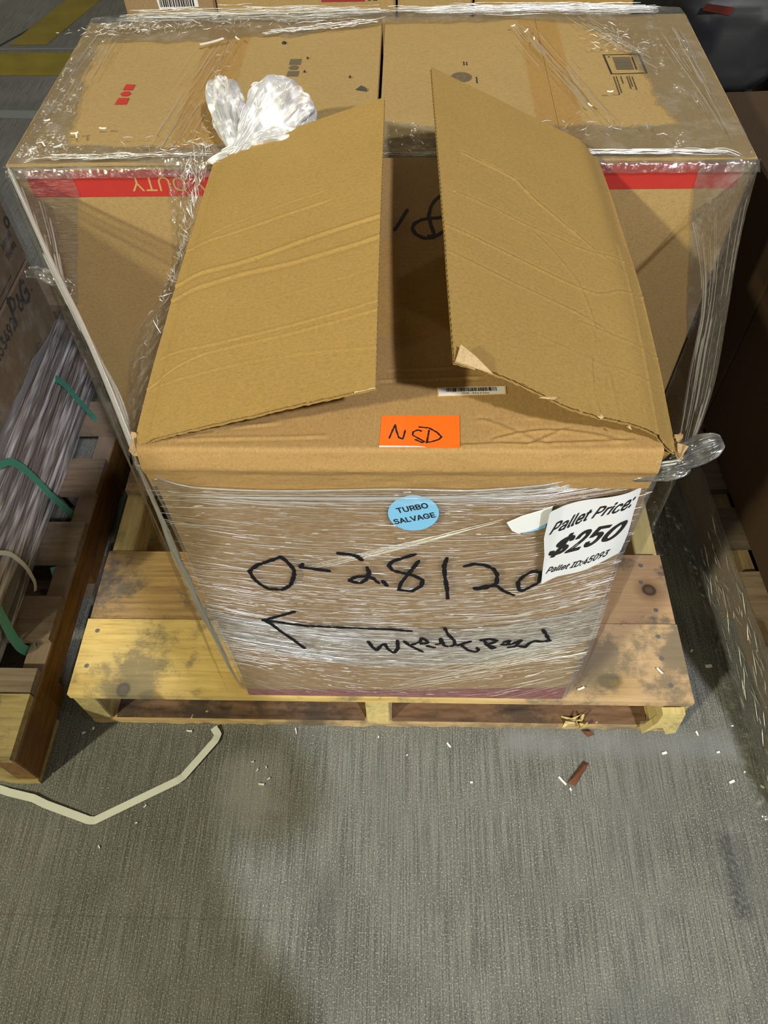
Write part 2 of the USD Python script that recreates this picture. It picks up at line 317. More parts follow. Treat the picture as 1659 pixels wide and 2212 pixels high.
M['film_lump'] = film('film_lump', (0.50, 0.50, 0.50), (0.06, 0.06, 0.06), (0.12, 0.12, 0.12), 0.16, (1, 1, 1), 22, 0.008, 0.7, 2)
M['ridge_faint'] = ridge_film('film_ridge_faint', 0.78, 0.16, 0.045, 0.28)
M['ridge_soft'] = ridge_film('film_ridge_soft', 0.6, 0.22, 0.10, 0.3)
M['tape'] = film('packing_tape', (0.90, 0.84, 0.73), (0.02, 0.018, 0.014), (0.08, 0.08, 0.07), 0.20, (8, 1, 1), 20, 0.003, 0.3)
M['clear_tape'] = film('clear_tape', (0.84, 0.80, 0.76), (0.03, 0.03, 0.03), (0.12, 0.12, 0.12), 0.15, (1, 1, 1), 30, 0.008, 0.5)

def concrete():
    g = Graph(); p = g.pos()
    br = g.noise(g.map(p, (1, 0.018, 1)), 430, 3, 0.6); br2 = g.noise(g.map(p, (1, 0.05, 1)), 130, 3, 0.55)
    sp = g.noise(p, 420, 3, 0.7); big = g.noise(p, 3.4, 5, 0.65); mid = g.noise(p, 14, 5, 0.6)
    c = g.ramp(big, [(0.32, (0.120, 0.122, 0.108)), (0.5, (0.176, 0.179, 0.160)), (0.68, (0.235, 0.238, 0.216))])
    c = g.mix(g.math('multiply', g.step(br, 0.40, 0.62), 0.85), c, (0.40, 0.40, 0.40), 'multiply')
    c = g.mix(g.math('multiply', g.step(br2, 0.50, 0.70), 0.35), c, (0.70, 0.70, 0.69), 'multiply')
    c = g.mix(g.math('multiply', g.step(sp, 0.54, 0.68), 0.85), c, (0.48, 0.475, 0.455))
    c = g.mix(g.math('multiply', g.step(sp, 0.42, 0.30), 0.8), c, (0.055, 0.053, 0.048))
    c = g.mix(g.math('multiply', g.step(mid, 0.55, 0.75), 0.35), c, (0.12, 0.115, 0.10))
    pale = g.soft_box(p, 0.22, 0.62, -0.047, -0.006, 0.012, 0.03)                      # smooth grey patch in front of the pallet
    c = g.mix(g.math('multiply', pale, 0.55), c, g.mix(mid, (0.15, 0.155, 0.165), (0.33, 0.335, 0.345)))
    tyre = g.soft_box(p, 0.545, 0.572, -0.29, -0.165, 0.008, 0.012)                    # black rubber smear
    c = g.mix(g.math('multiply', g.math('multiply', tyre, g.step(g.noise(p, 160, 3, 0.6), 0.36, 0.58)), 0.8), c, (0.035, 0.035, 0.04))
    t2 = g.soft_box(p, 0.56, 0.62, -0.28, -0.17, 0.02, 0.03); c = g.mix(g.math('multiply', t2, 0.25), c, (0.08, 0.08, 0.08))
    t3 = g.soft_box(p, -0.10, -0.05, -0.30, -0.23, 0.02, 0.04); c = g.mix(g.math('multiply', t3, 0.30), c, (0.08, 0.08, 0.08))
    t4 = g.soft_box(p, 0.33, 0.46, -0.44, -0.39, 0.03, 0.05); c = g.mix(g.math('multiply', t4, 0.35), c, (0.09, 0.09, 0.10))
    line = g.soft_box(p, -0.9, -0.15, -0.3055, -0.3035, 0.001, 0.004, 60); c = g.mix(g.math('multiply', line, 0.45), c, (0.07, 0.068, 0.06))
    t5 = g.soft_box(p, -0.26, -0.17, -0.16, -0.05, 0.025, 0.05); c = g.mix(g.math('multiply', t5, 0.35), c, (0.42, 0.42, 0.41))
    bl = g.noise(p, 3.2, 3, 0.5); c = g.mix(g.math('multiply', g.step(bl, 0.56, 0.72), 0.35), c, (0.10, 0.10, 0.105))
    nrm = g.bump(br, 0.0016, 0.8, g.bump(sp, 0.0012, 0.7))
    rr = g.mix(g.step(bl, 0.5, 0.7), (0.62,) * 3, (0.5,) * 3)
    return g.make('concrete', g('principled_bsdf', 'BSDF', base_color=c, roughness=g('rgb_to_bw', 'val', color=rr), specular_ior_level=0.35, normal=nrm))
M['concrete'] = concrete()
M['joint'] = plain('floor_joint', (0.05, 0.05, 0.05), 0.9, 0.2)
M['joint_pale'] = plain('floor_joint_filler', (0.24, 0.25, 0.25), 0.8, 0.3)

# ================================================================== the setting
M['hall_wall'] = plain('hall_wall', (0.45, 0.45, 0.42), 0.8); M['hall_ceiling'] = plain('hall_ceiling', (0.50, 0.50, 0.48), 0.8)
for nm, bb in (('wall_left', (-18.2, -18, -18, 18, 0, 9)), ('wall_right', (18, 18.2, -18, 18, 0, 9)), ('wall_front', (-18, 18, -18.2, -18, 0, 9)), ('wall_back', (-18, 18, 18, 18.2, 0, 9))):
    put(obj(nm, box(*bb), M['hall_wall']), kind='structure', label='plain grey warehouse wall', cat='wall')
put(obj('ceiling', box(-18.2, 18.2, -18.2, 18.2, 9, 9.2), M['hall_ceiling']), kind='structure', label='pale warehouse ceiling', cat='ceiling')
fl = obj('floor', box(-18.2, 18.2, -18.2, 18.2, -0.25, 0.0, 0.001), M['concrete']); put(fl, kind='structure', label='brushed grey concrete warehouse floor', cat='floor')
obj('control_joint', flat_poly(Polygon([(-1.86, 2.2), (-1.30, 3.3), (-1.0, 3.9), (-0.985, 3.9), (-1.285, 3.3), (-1.845, 2.2)]), 0.0008), M['joint'], fl)
obj('control_joint', flat_poly(Polygon([(-3, 2.716), (3, 2.62), (3, 2.632), (-3, 2.728)]), 0.0010), M['joint_pale'], fl)
obj('joint_filler', flat_poly(Polygon([(-3, 2.30), (-1.0, 2.19), (-1.0, 2.135), (-3, 2.245)]), 0.0010), M['joint_pale'], fl)
pl = lambda pts: va(flat_poly(Polygon(pts), 0.0012))
obj('painted_line', pl([(-3, 2.72), (-1.30, 2.66), (-0.7, 2.64), (-0.7, 2.45), (-1.28, 2.47), (-3, 2.53)]), M['yellow_paint'], fl)
obj('painted_line', pl([(-1.545, 2.735), (-1.395, 2.735), (-1.17, 3.6), (-1.27, 3.6), (-1.45, 3.12)]), M['yellow_paint'], fl)

# ================================================================== pallets
def pallet(name, label, x0, x1, y0, y1, boards, stringer_mats, bottom, loc=None, rz=0.0, wobble=0.0):
    """boards: (y0, y1, material, x shift left, x shift right, name). All coordinates before the turn rz about loc."""
    loc = loc or ((x0 + x1) / 2, y0, 0)
    t = thing(name, label, 'pallet', loc, rz)
    def o(n, m, mat, **k):
        v, f = va(m); return obj(n, (v - np.array(loc), f), mat, t, local=True, **k)
    w = 0.040; xm = (x0 + x1) / 2
    for k, xs in enumerate((x0, xm - w / 2, x1 - w)):
        m = box(xs, xs + w, y0 + 0.002, y1 - 0.002, 0.016, 0.1115, 0.002)
        for yc in (y0 + 0.27, y1 - 0.27):                               # fork notches
            m = m - Manifold.cube((w + 0.02, 0.22, 0.040)).translate((xs - 0.01, yc - 0.11, 0.010))
        o('stringer', m, stringer_mats[k])
    for i, (a, b, mat, dl, dr) in enumerate(boards):
        c = 0.0025; P, Q = grid(lambda u, v: np.stack([x0 + dl + (x1 + dr - x0 - dl) * u, a + (b - a) * v, 0.129 + 0.0010 * (fbm(np.stack([u * 6, v * 2 + i * 9, u * 0], 1), 3, i) - 0.5)], 1), 40, 8)
        o('deck_board', slab((P, Q), 0.0165, 40, 8), mat, smooth=30)
    for (a, b, mat) in bottom:
        P, Q = grid(lambda u, v: np.stack([x0 + 0.003 + (x1 - x0 - 0.006) * u, a + (b - a) * v, 0.0155 + 0.004 * (fbm(np.stack([u * 40, v * 9, u * 0 + a], 1), 4, 5) - 0.6)], 1), 200, 16)
        o('bottom_board', slab((P, Q), 0.0145, 200, 16), mat, smooth=40)
    return t, o
by, bs, bp = M['board_yellow'], M['board_stained'], M['board_pale']
pal, palo = pallet('pallet', 'pale wooden pallet under the open box and the two wrapped boxes', -0.508, 0.508, 0.0, 1.16,
    [(0.0, 0.1385, by, 0, 0), (0.140, 0.278, bs, 0.003, -0.002), (0.42, 0.51, bp, 0, 0), (0.59, 0.68, bp, 0, 0), (0.76, 0.85, bp, 0, 0), (0.90, 0.99, bp, 0, 0), (1.03, 1.16, bp, 0, 0)],
    [M['stringer_pale']] * 3, [(0.0, 0.14, M['stringer_x']), (0.33, 0.42, bp), (0.56, 0.65, bp), (0.80, 0.89, bp), (1.03, 1.16, bp)])
for xa, xb in ((-0.462, -0.024), (0.024, 0.462)):
    def brk(u, v, xa=xa, xb=xb):
        x = xa + (xb - xa) * u; y = 0.004 + 0.130 * v; return np.stack([x, y, 0.0175 + 0.011 * np.abs(fbm(np.stack([x * 22, y * 60, 0 * x], 1), 4, 17) - 0.42) * np.minimum(1, np.minimum(v, 1 - v) * 9) - 0.0015], 1)
    obj('bark', slab(grid(brk, 160, 40), 0.0012, 160, 40), M['bark'], pal, smooth=30, label='dark brown bark left on the bottom board')
def nails(pts, z=0.1292):
    return join(*[trimesh.creation.cylinder(0.0038, 0.0014, sections=10).apply_translation((x, y, z)) for x, y in pts])
obj('nail_head', nails([(0.476, 0.028), (0.470, 0.075), (0.472, 0.115), (0.478, 0.165), (0.462, 0.22), (0.468, 0.255), (-0.488, 0.05), (-0.486, 0.115), (-0.49, 0.17), (-0.487, 0.25)]), M['nail'], pal, kind='stuff')
spl = Polygon([(0.449, 0.018), (0.461, 0.074), (0.46, 0.109), (0.495, 0.111), (0.504, 0.025), (0.49, 0.016), (0.477, 0.046), (0.464, 0.046)])
sm = va(flat_poly(spl, 0.012)); obj('splintered_end', (np.stack([sm[0][:, 0], sm[0][:, 2] - 0.014, sm[0][:, 1] + 0.004], 1), sm[1][:, ::-1]), M['stringer_pale'], pal, label='splintered pale end of the right stringer')
rw = np.random.default_rng(17); sh = []
for k in range(9):
    c_ = np.array([rw.uniform(0.322, 0.356), rw.uniform(-0.008, 0.012), rw.uniform(0.016, 0.034)]); d_ = rw.normal(0, 1, 3) * [1, 0.4, 0.4]; d_ = d_ / np.linalg.norm(d_) * rw.uniform(0.005, 0.012)
    sh.append(Manifold.hull_points(np.vstack([c_ + d_ + rw.normal(0, 0.0012, (4, 3)), c_ - d_ + rw.normal(0, 0.0025, (5, 3))])))
obj('splintered_knot', join(*sh), M['stringer_pale'], pal, kind='stuff', label='pale splintered patch on the bottom board')

gb, gy, gd = M['gray_board'], M['gray_board_yellow_lit'], M['shaded_board']
lp, lpo = pallet('pallet', 'weathered grey-brown pallet with a dark stained stringer along the left edge', -1.583, -0.567, -0.107, 1.11,
    [(-0.107, 0.000, gy, 0, -0.002), (0.003, 0.045, gb, 0, -0.003), (0.098, 0.183, gb, 0, 0.0), (0.256, 0.344, gb, 0, 0.001), (0.415, 0.50, gb, 0, 0.002), (0.575, 0.66, gb, 0, 0), (0.735, 0.82, gb, 0, 0), (0.98, 1.11, gb, 0, 0)],
    [M['stained_stringer']] * 3, [(-0.107, 0.0, gy), (0.25, 0.34, gb), (0.50, 0.60, gb), (1.0, 1.11, gb)])
RZ = 0.052
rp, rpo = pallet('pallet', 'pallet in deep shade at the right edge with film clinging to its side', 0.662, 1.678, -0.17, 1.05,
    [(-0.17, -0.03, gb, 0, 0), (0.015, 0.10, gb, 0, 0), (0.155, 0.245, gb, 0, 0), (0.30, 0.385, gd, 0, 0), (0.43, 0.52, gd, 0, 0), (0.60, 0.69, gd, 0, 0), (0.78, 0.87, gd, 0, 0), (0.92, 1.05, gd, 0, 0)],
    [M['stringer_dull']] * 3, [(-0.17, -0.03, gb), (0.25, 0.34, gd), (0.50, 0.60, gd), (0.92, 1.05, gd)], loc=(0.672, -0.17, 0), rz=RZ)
rl = stage.GetPrimAtPath(rp.GetPath())

# ================================================================== the open front box
BX0, BX1, BY0, BY1, BZ0, BZ1 = -0.2126, 0.3024, 0.0033, 0.518, 0.1295, 0.742
def yf(x, z):
    """The bulged front face of the open box."""
    x, z = np.asarray(x, float), np.asarray(z, float)
    r = np.clip((x - 0.0449) / 0.2575, -1, 1); k = np.clip((z - 0.13) / 0.61, 0, 1)
    w = np.clip((z - 0.36) / 0.14, 0, 1) * np.clip((0.735 - z) / 0.05, 0, 1)
    return BY0 - 0.004 * (1 - r ** 2) * np.sin(PI * k) + w * 0.018 * np.clip((x - 0.185) / 0.11, 0, 1.1)
def on_front(x, z, off): return np.stack([x, yf(x, z) - off, z], 1)
fb = thing('cardboard_box', 'open-topped brown box at the front with two long flaps standing up', 'box', (0.0449, 0.26, BZ0))
def body_ring(n=160, r=0.012):
    """Perimeter of the box in plan, anticlockwise from the middle of the front."""
    poly = Polygon([(BX0 + r, BY0 + r), (BX1 - r, BY0 + r), (BX1 - r, BY1 - r), (BX0 + r, BY1 - r)]).buffer(r, quad_segs=6).exterior
    return np.array([poly.interpolate(i / n, normalized=True).coords[0] for i in range(n)])
ring = body_ring(); zs = np.r_[BZ0, BZ0 + 0.004, np.linspace(BZ0 + 0.02, BZ1 - 0.006, 44)]
V = []
for z in zs:
    p = ring.copy(); fr = p[:, 1] < BY0 + 0.02
    p[fr, 1] = np.maximum(p[fr, 1], yf(p[fr, 0], np.full(fr.sum(), z)) + (p[fr, 1] - BY0))
    V.append(np.c_[p, np.full(len(p), z)])
V = np.vstack(V); n = len(ring); F = []
for i in range(len(zs) - 1):
    for j in range(n): F.append([i * n + j, i * n + (j + 1) % n, (i + 1) * n + (j + 1) % n, (i + 1) * n + j])
tri = np.array([[a, b, c] for a, b, c in zip([0] * (n - 2), range(1, n - 1), range(2, n))])
F = np.vstack([np.array(F)[:, [0, 1, 2]], np.array(F)[:, [0, 2, 3]], tri[:, ::-1], tri + (len(zs) - 1) * n])
obj('body', (V, F), M['kraft_front'], fb, smooth=40)
# red band and its lettering, low on the front
def conform(mesh, off):
    v, f = va(mesh); return np.stack([v[:, 0], yf(v[:, 0], v[:, 1]) - off - v[:, 2], v[:, 1]], 1), f
def front_flat(poly, depth, off, cell=0.02, dz=0.0):
    """A flat shape in (x, z) laid on the bulged front face."""
    v, f = va(flat_poly(poly, depth)); tm = trimesh.Trimesh(v, f, process=False)
    while tm.edges_unique_length.max() > cell and len(tm.faces) < 60000: tm = tm.subdivide_to_size(cell)
    tm.vertices[:, 1] += dz; return conform(tm, off)
pb = obj('printed_band', front_flat(Polygon([(-0.207, 0.131), (0.297, 0.131), (0.297, 0.178), (0.05, 0.160), (-0.207, 0.154)]), 0.0003, 0.0006, 0.012), M['dark_red'], fb, label='dark red printed band along the bottom')
tx = meshkit.text_mesh('HEAVY DUTY', 0.013, 0.0002); tx.apply_translation((-0.036, 0.138, 0)); tx.vertices[:, 0] = -0.036 + (tx.vertices[:, 0] + 0.036) * 1.45
obj('lettering', conform(tx, 0.0011), M['print_tan_dim'], pb, label='faint HEAVY DUTY lettering')

def crease_field(lines, amp, wid):
    def h(s, t):
        out = np.zeros_like(s)
        for k, (l, a, w) in enumerate(zip(lines, amp, wid)):
            p = smoothline(l, 30); d = np.full(s.shape, 9.0); c = np.zeros(s.shape)
            for A, B in zip(p[:-1], p[1:]):
                ab = B - A; q = np.clip(((s - A[0]) * ab[0] + (t - A[1]) * ab[1]) / (ab @ ab + 1e-12), 0, 1)
                dx, dy = s - A[0] - q * ab[0], t - A[1] - q * ab[1]; dd = np.hypot(dx, dy); m = dd < d
                d[m] = dd[m]; c[m] = np.sign(dx * ab[1] - dy * ab[0])[m]
            jit = 1 + 0.5 * (fbm(np.stack([s * 60, t * 60, 0 * s + k], 1), 2, k) - 0.5)
            out += a * jit * (np.exp(-(d / w) ** 2) - 0.55 * np.exp(-((d - 1.7 * w) / (1.2 * w)) ** 2) * (c > 0))
        return out
    return h
CL = [[(-0.002, 0.308), (0.073, 0.307), (0.149, 0.311), (0.178, 0.312)], [(-0.007, 0.241), (0.037, 0.246), (0.08, 0.243), (0.165, 0.25), (0.245, 0.253)],
      [(-0.004, 0.216), (0.075, 0.221), (0.158, 0.214), (0.246, 0.217)], [(0.005, 0.119), (0.131, 0.11), (0.246, 0.114)], [(-0.005, 0.074), (0.067, 0.101), (0.15, 0.098), (0.246, 0.101)],
      [(-0.009, 0.073), (0.085, 0.073), (0.248, 0.049)], [(0.01, 0.162), (0.084, 0.072), (0.148, 0.01)], [(0.012, 0.5), (0.012, 0.306), (0.014, 0.21), (0.016, 0.089), (0.018, 0.005)], [(0.045, 0.153), (0.031, 0.123), (0.071, 0.078)], [(0.184, 0.111), (0.188, 0.039)],
      [(0.02, 0.318), (0.09, 0.330), (0.17, 0.334)], [(0.12, 0.16), (0.23, 0.165)]]
AL = [1.0, 1.6, 1.4, 0.9, 0.9, 0.5, 0.6, 0.8, 0.4, 0.4, 0.6, 0.3]; WL = [3, 4.2, 4.5, 2.2, 2.2, 2, 1.2, 2.5, 1.2, 1.2, 2, 2]
CR = [[(0.219, 0.338), (0.186, 0.337), (0.149, 0.333), (0.14, 0.321), (0.101, 0.293), (0.06, 0.264)], [(0.228, 0.254), (0.186, 0.255), (0.145, 0.251), (0.086, 0.251), (0.001, 0.277)],
      [(0.241, 0.188), (0.17, 0.183), (0.086, 0.176), (0.069, 0.178), (0.034, 0.202), (-0.005, 0.225)], [(0.24, 0.147), (0.174, 0.14), (0.1, 0.133), (0.061, 0.122)], [(0.136, 0.242), (0.111, 0.218), (0.089, 0.182), (0.079, 0.118)],
      [(0.076, 0.214), (0.079, 0.182)], [(0.06, 0.264), (0.025, 0.248), (0.001, 0.243)], [(0.069, 0.178), (0.078, 0.158), (0.104, 0.131)], [(0.016, 0.30), (0.018, 0.173), (0.020, 0.114), (0.022, 0.064), (0.025, 0.004)],
      [(0.096, 0.121), (0.05, 0.12), (-0.008, 0.127)], [(0.07, 0.072), (0.029, 0.073), (0.002, 0.079)], [(0.205, 0.036), (0.181, 0.055), (0.155, 0.076)], [(0.149, 0.075), (0.1, 0.07), (0.06, 0.069)],
      [(0.082, 0.117), (0.084, 0.082)], [(0.091, 0.072), (0.096, 0.027), (0.094, -0.002)], [(0.074, 0.063), (0.072, 0.032), (0.072, -0.002)], [(0.19, 0.29), (0.10, 0.268), (0.06, 0.264)]]
AR = [1.5, 0.8, 1.0, 0.7, 0.8, 0.5, 0.6, 0.6, 1.5, 0.6, 0.5, 0.4, 0.4, 0.5, 0.7, 0.5, 0.3]; WR = [2, 2, 2, 1.8, 1.4, 1.2, 1.5, 1.5, 3, 1.8, 1.5, 1.2, 1.5, 1.2, 1.4, 1.4, 2]
def long_flap(side, ang, w0, w1, lines, amp, wid, label):
    """A side flap hinged on the box's long top edge: two liners with the fluting between them open at the free edge."""
    a = math.radians(ang); x0, sx = (BX0, 1) if side == 'left' else (BX1, -1); L = BY1 - BY0 - 0.004
    h = crease_field(lines, [q * 0.001 for q in amp], [q * 0.001 for q in wid])
    d = np.array([sx * math.cos(a), 0, math.sin(a)]); nn = np.array([-sx * math.sin(a), 0, math.cos(a)])
    def surf(s, t, off):
        bend = 0.012 * np.exp(-(s / 0.022) ** 2) if side == 'right' else 0.006 * np.exp(-(s / 0.02) ** 2)
        swell = 0.008 * np.sin(np.clip(t / L, 0, 1) * PI) if side == 'right' else 0.004 * np.sin(np.clip(t / L, 0, 1) * PI)
        und = 0.003 * (fbm(np.stack([s * 9, t * 9, 0 * s], 1), 2, 3 if side == 'left' else 4) - 0.5)
        hh = h(s, t) + und - bend
        P = np.array([x0, BY0 + 0.002, 0.7475]) + s[:, None] * d + (hh + off)[:, None] * nn
        P[:, 1] += t; P[:, 0] -= sx * swell * np.exp(-(s / 0.03) ** 2)
        return P
    nu, nv = 130, 300
    rag = lambda s: 0.0025 * (fbm(np.stack([s * 220, 0 * s, 0 * s], 1), 3, 8) - 0.5) + (0.004 * np.sin(s * 38) if side == 'right' else 0)
    def sheet(off, cut):
        def fn(u, v):
            t0 = rag(u * 0.25) ; t = t0 + (L - t0) * v; s = -0.002 + (w0 + (w1 - w0) * v - cut + 0.002) * u
            return surf(s, t, off)
        P, Q = grid(fn, nu, nv)
        return P, (Q if side == 'left' else Q[:, ::-1])
    fl = obj('flap', join(slab(sheet(0.0042, 0), 0.0006, nu, nv), slab(sheet(0.0006, 0.0004), 0.0006, nu, nv)), M['kraft_flap'], fb, smooth=50, label=label)
    period = 0.0074; k = int(L / period) * 10
    def wave(u, v):
        t = v * L; s = w0 + (w1 - w0) * v - 0.02 + 0.0195 * u; return surf(s, t, 0.0021 + 0.0017 * np.sin(2 * PI * t / period))
    obj('fluting', slab(grid(wave, 2, k), 0.00025, 2, k), M['kraft_core'], fl, smooth=40)
    def wave2(u, v):                                                    # fluting seen end-on along the torn front edge
        s = u * w0; t = rag(s) + 0.0008 + 0.012 * v; return surf(s, t, 0.0021 + 0.0012 * np.sin(2 * PI * v * 1.6 + u * 2))
    obj('fluting', slab(grid(wave2, 80, 8), 0.00025, 80, 8), M['kraft_core_dim'], fl, smooth=40)
    return fl, surf
flL, sL = long_flap('left', 17.3, 0.2455, 0.2415, CL, [q * 0.8 for q in AL], [q * 0.62 for q in WL], 'left long flap with raised crosswise creases')
flR, sR = long_flap('right', 25.2, 0.240, 0.2530, CR, AR, [q * 0.72 for q in WR], 'right long flap with a torn front corner')
# curled-up torn liner at the right flap's front corner
c0 = sR(np.array([0.2405, 0.222, 0.205, 0.234]), np.array([-0.002, 0.006, -0.001, 0.018]), 0.006)
c0[1] += (0, 0.0, 0.006); c0[3] += (-0.001, -0.004, 0.006)
cm = Manifold.hull_points(np.vstack([c0, c0 - [0, 0, 0.0012]]))
obj('torn_liner', cm, M['kraft_core'], flR)
r = np.random.default_rng(3); bits = []
for s in (0.15, 0.13, 0.11, 0.095, 0.06):                               # frayed scraps on the right flap's front edge
    p = sR(np.array([s]), np.array([-0.001]), 0.002)[0]; bits.append(Manifold.hull_points(p + r.normal(0, 1, (7, 3)) * [0.0032, 0.0016, 0.001]))
for q in bits: obj('frayed_scrap', q, M['kraft_core'], flR)
# broken corners of the hinge
for cx, sx in ((BX0, -1), (BX1, 1)):
    B = []
    for k in range(6):
        p = np.array([cx + sx * 0.002, BY0 + 0.004 + 0.004 * k * (k > 2), 0.742 - 0.004 * (k % 3)]); B.append(Manifold.hull_points(p + r.normal(0, 1, (10, 3)) * [0.0034, 0.0034, 0.003]))
    obj('crushed_corner', join(*B), M['kraft_core_dim'], fb, smooth=40)

# the two short flaps, closed, meeting at the taped seam
SEAM = 0.238
TOPC = [[(0.18, 0.006), (0.14, 0.030), (0.12, 0.040)], [(0.25, 0.01), (0.18, 0.026), (0.13, 0.012)], [(0.20, 0.028), (0.16, 0.006)], [(-0.19, 0.02), (-0.08, 0.035)], [(-0.17, 0.012), (-0.03, 0.018)], [(0.03, 0.115), (0.09, 0.118)], [(0.02, 0.098), (0.12, 0.103)], [(0.26, 0.012), (0.10, 0.006)]]
hT = crease_field(TOPC, [0.0012, 0.0012, 0.001, 0.0008, 0.0008, 0.0008, 0.001, 0.001], [0.002] * 8)
PROF = resample([(-0.0005, 0.690), (-0.0030, 0.712), (-0.0062, 0.7225), (-0.0058, 0.7260), (-0.0010, 0.7440), (0.0008, 0.7466), (0.003, 0.7472), (0.010, 0.7468), (0.05, 0.7455), (0.12, 0.7425), (0.19, 0.7395), (SEAM, 0.7375)], 0, 200)
PK = int(np.argmax(PROF[:, 1]))
def top_z(x, y):
    """Height of the short flaps at (x, y), on their upper face."""
    x, y = np.asarray(x, float), np.asarray(y, float)
    z = np.where(y < SEAM, np.interp(y, PROF[PK:, 0], PROF[PK:, 1]), 0.7378 + 0.006 * np.clip((y - SEAM) / 0.27, 0, 1))
    r = (x - 0.0449) / 0.2575
    return z - 0.005 * (1 - r ** 2) * np.sin(PI * np.clip(y / 0.5, 0, 1)) + hT(np.atleast_1d(x), np.atleast_1d(y)).reshape(x.shape) * (y < SEAM)
def ff(u, v):
    x = BX0 + 0.004 + (BX1 - BX0 - 0.020) * u; i = np.round(v * 199).astype(int); y, z = PROF[i, 0], PROF[i, 1]
    low = i < PK; zz = np.where(low, z, top_z(x, y))
    lip = 0.0014 * (fbm(np.stack([x * 30, z * 90, 0 * x], 1), 3, 11) - 0.5) * (i < PK + 26)
    yy = np.where(z < 0.7215, np.minimum(y, yf(x, z) - 0.0028), y)
    return np.stack([x, yy + lip, zz + lip], 1)
flF = obj('flap', slab(grid(ff, 150, 199), 0.0025, 150, 199), M['kraft_top'], fb, smooth=50, label='closed front short flap with the orange sticker')
def fbk(u, v):
    x = BX0 + 0.004 + (BX1 - BX0 - 0.008) * u; y = SEAM + 0.0015 + (BY1 - SEAM - 0.002) * v; return np.stack([x, y, top_z(x, y)], 1)
flB = obj('flap', slab(grid(fbk, 60, 60), 0.0025, 60, 60), M['kraft_top'], fb, smooth=50, label='closed back short flap with a handwritten 18')
def on_top(poly, depth, off, cell=0.012):
    tm = trimesh.Trimesh(*va(flat_poly(poly, depth)), process=False).subdivide_to_size(cell)
    v = np.array(tm.vertices); v[:, 2] += top_z(v[:, 0], v[:, 1]) + off; return v, tm.faces
def tape_fn(u, v):
    x = -0.20 + 0.49 * u; y = 0.205 + 0.068 * v; return np.stack([x, y, top_z(x, y) + 0.0008 + 0.0022 * np.abs(fbm(np.stack([x * 60, y * 60, 0 * x], 1), 4, 21) - 0.5)], 1)
obj('tape', grid(tape_fn, 160, 24), M['clear_tape'], fb, smooth=True, label='clear tape over the seam of the short flaps')
s18 = [[(0.0464, 0.4032), (0.0402, 0.387), (0.0353, 0.374), (0.0312, 0.3641)], [(0.0814, 0.4223), (0.076, 0.4088), (0.0732, 0.391), (0.0755, 0.3735), (0.0787, 0.3592), (0.0802, 0.3522), (0.0778, 0.3536), (0.076, 0.3495), (0.0728, 0.3509)],
       [(0.0990, 0.392), (0.0833, 0.3865), (0.0766, 0.3865), (0.0647, 0.3838), (0.0554, 0.3767), (0.0526, 0.3652), (0.0579, 0.3539), (0.0678, 0.3468), (0.0777, 0.3475), (0.0835, 0.3522), (0.097, 0.366)], [(0.0814, 0.4223), (0.09, 0.434), (0.102, 0.437)]]
obj('handwriting', on_top(strokes(s18, 0.0042, 0.15, 1), 0.0003, 0.0004), M['marker'], flB, label='handwritten 18 in black marker')
os_ = obj('sticker', on_top(Polygon([(0.0232, 0.0455), (0.0987, 0.0457), (0.0975, 0.0022), (0.0217, 0.0020)]), 0.0003, 0.0005), M['orange'], fb, label='orange rectangular sticker with handwritten letters')
sN = [[(0.0311, 0.0171), (0.0348, 0.0301), (0.0367, 0.0354), (0.0375, 0.0284), (0.0402, 0.018), (0.0441, 0.0162), (0.0454, 0.0231), (0.0461, 0.0275)], [(0.0617, 0.0267), (0.0584, 0.0284), (0.0538, 0.0258), (0.0532, 0.0214), (0.0597, 0.0163), (0.0642, 0.0129), (0.0622, 0.0115), (0.0558, 0.0154)],
      [(0.0667, 0.012), (0.0681, 0.0215), (0.0689, 0.0276)], [(0.0597, 0.0323), (0.0689, 0.0311), (0.0766, 0.025), (0.0807, 0.0189), (0.0778, 0.0155), (0.0713, 0.0126), (0.0661, 0.0117)]]
obj('handwriting', on_top(strokes([[(x, y - 0.0030) for x, y in l] for l in sN], 0.0010, 0.5, 2), 0.0002, 0.0010), M['ink'], os_, label='thin handwritten letters NSD')
obj('curled_rim', on_top(Polygon([(0.0219, 0.0040), (0.058, 0.0036), (0.066, 0.0024), (0.0217, 0.0022)]), 0.0006, 0.0010), M['label_white'], os_, label='white underside of the curled lower rim')
bl = obj('sticker', on_top(Polygon([(0.0775, 0.0866), (0.1472, 0.0885), (0.1468, 0.0765), (0.0783, 0.0733)]), 0.0003, 0.0005), M['label_edge'], fb, label='small white barcode sticker with a yellow rim')
obj('sticker_face', on_top(Polygon([(0.0788, 0.0860), (0.1459, 0.0877), (0.1456, 0.0772), (0.0795, 0.0741)]), 0.0002, 0.0009), M['label_white'], bl)
bars, x = [], 0.0873; rb = random.Random(5)
while x < 0.1375:
    w = rb.choice([0.0004, 0.0004, 0.0008, 0.0012]); bars.append(Polygon([(x, 0.0795 + (x - 0.087) * 0.03), (x + w, 0.0795 + (x - 0.087) * 0.03), (x + w, 0.0852 + (x - 0.087) * 0.03), (x, 0.0852 + (x - 0.087) * 0.03)])); x += w + rb.choice([0.0004, 0.0004, 0.0008])
obj('barcode', on_top(unary_union(bars), 0.0001, 0.0012, 0.05), M['ink'], bl)
tx = meshkit.text_mesh('008-3611706', 0.0021, 0.0001); v = np.array(tx.vertices); v[:, 0] = 0.1022 + v[:, 0] * 1.35; v[:, 1] += 0.0766; v[:, 2] += top_z(v[:, 0], v[:, 1]) + 0.0012
obj('number', (v, tx.faces), M['ink'], bl, label='printed number 008-3611706')

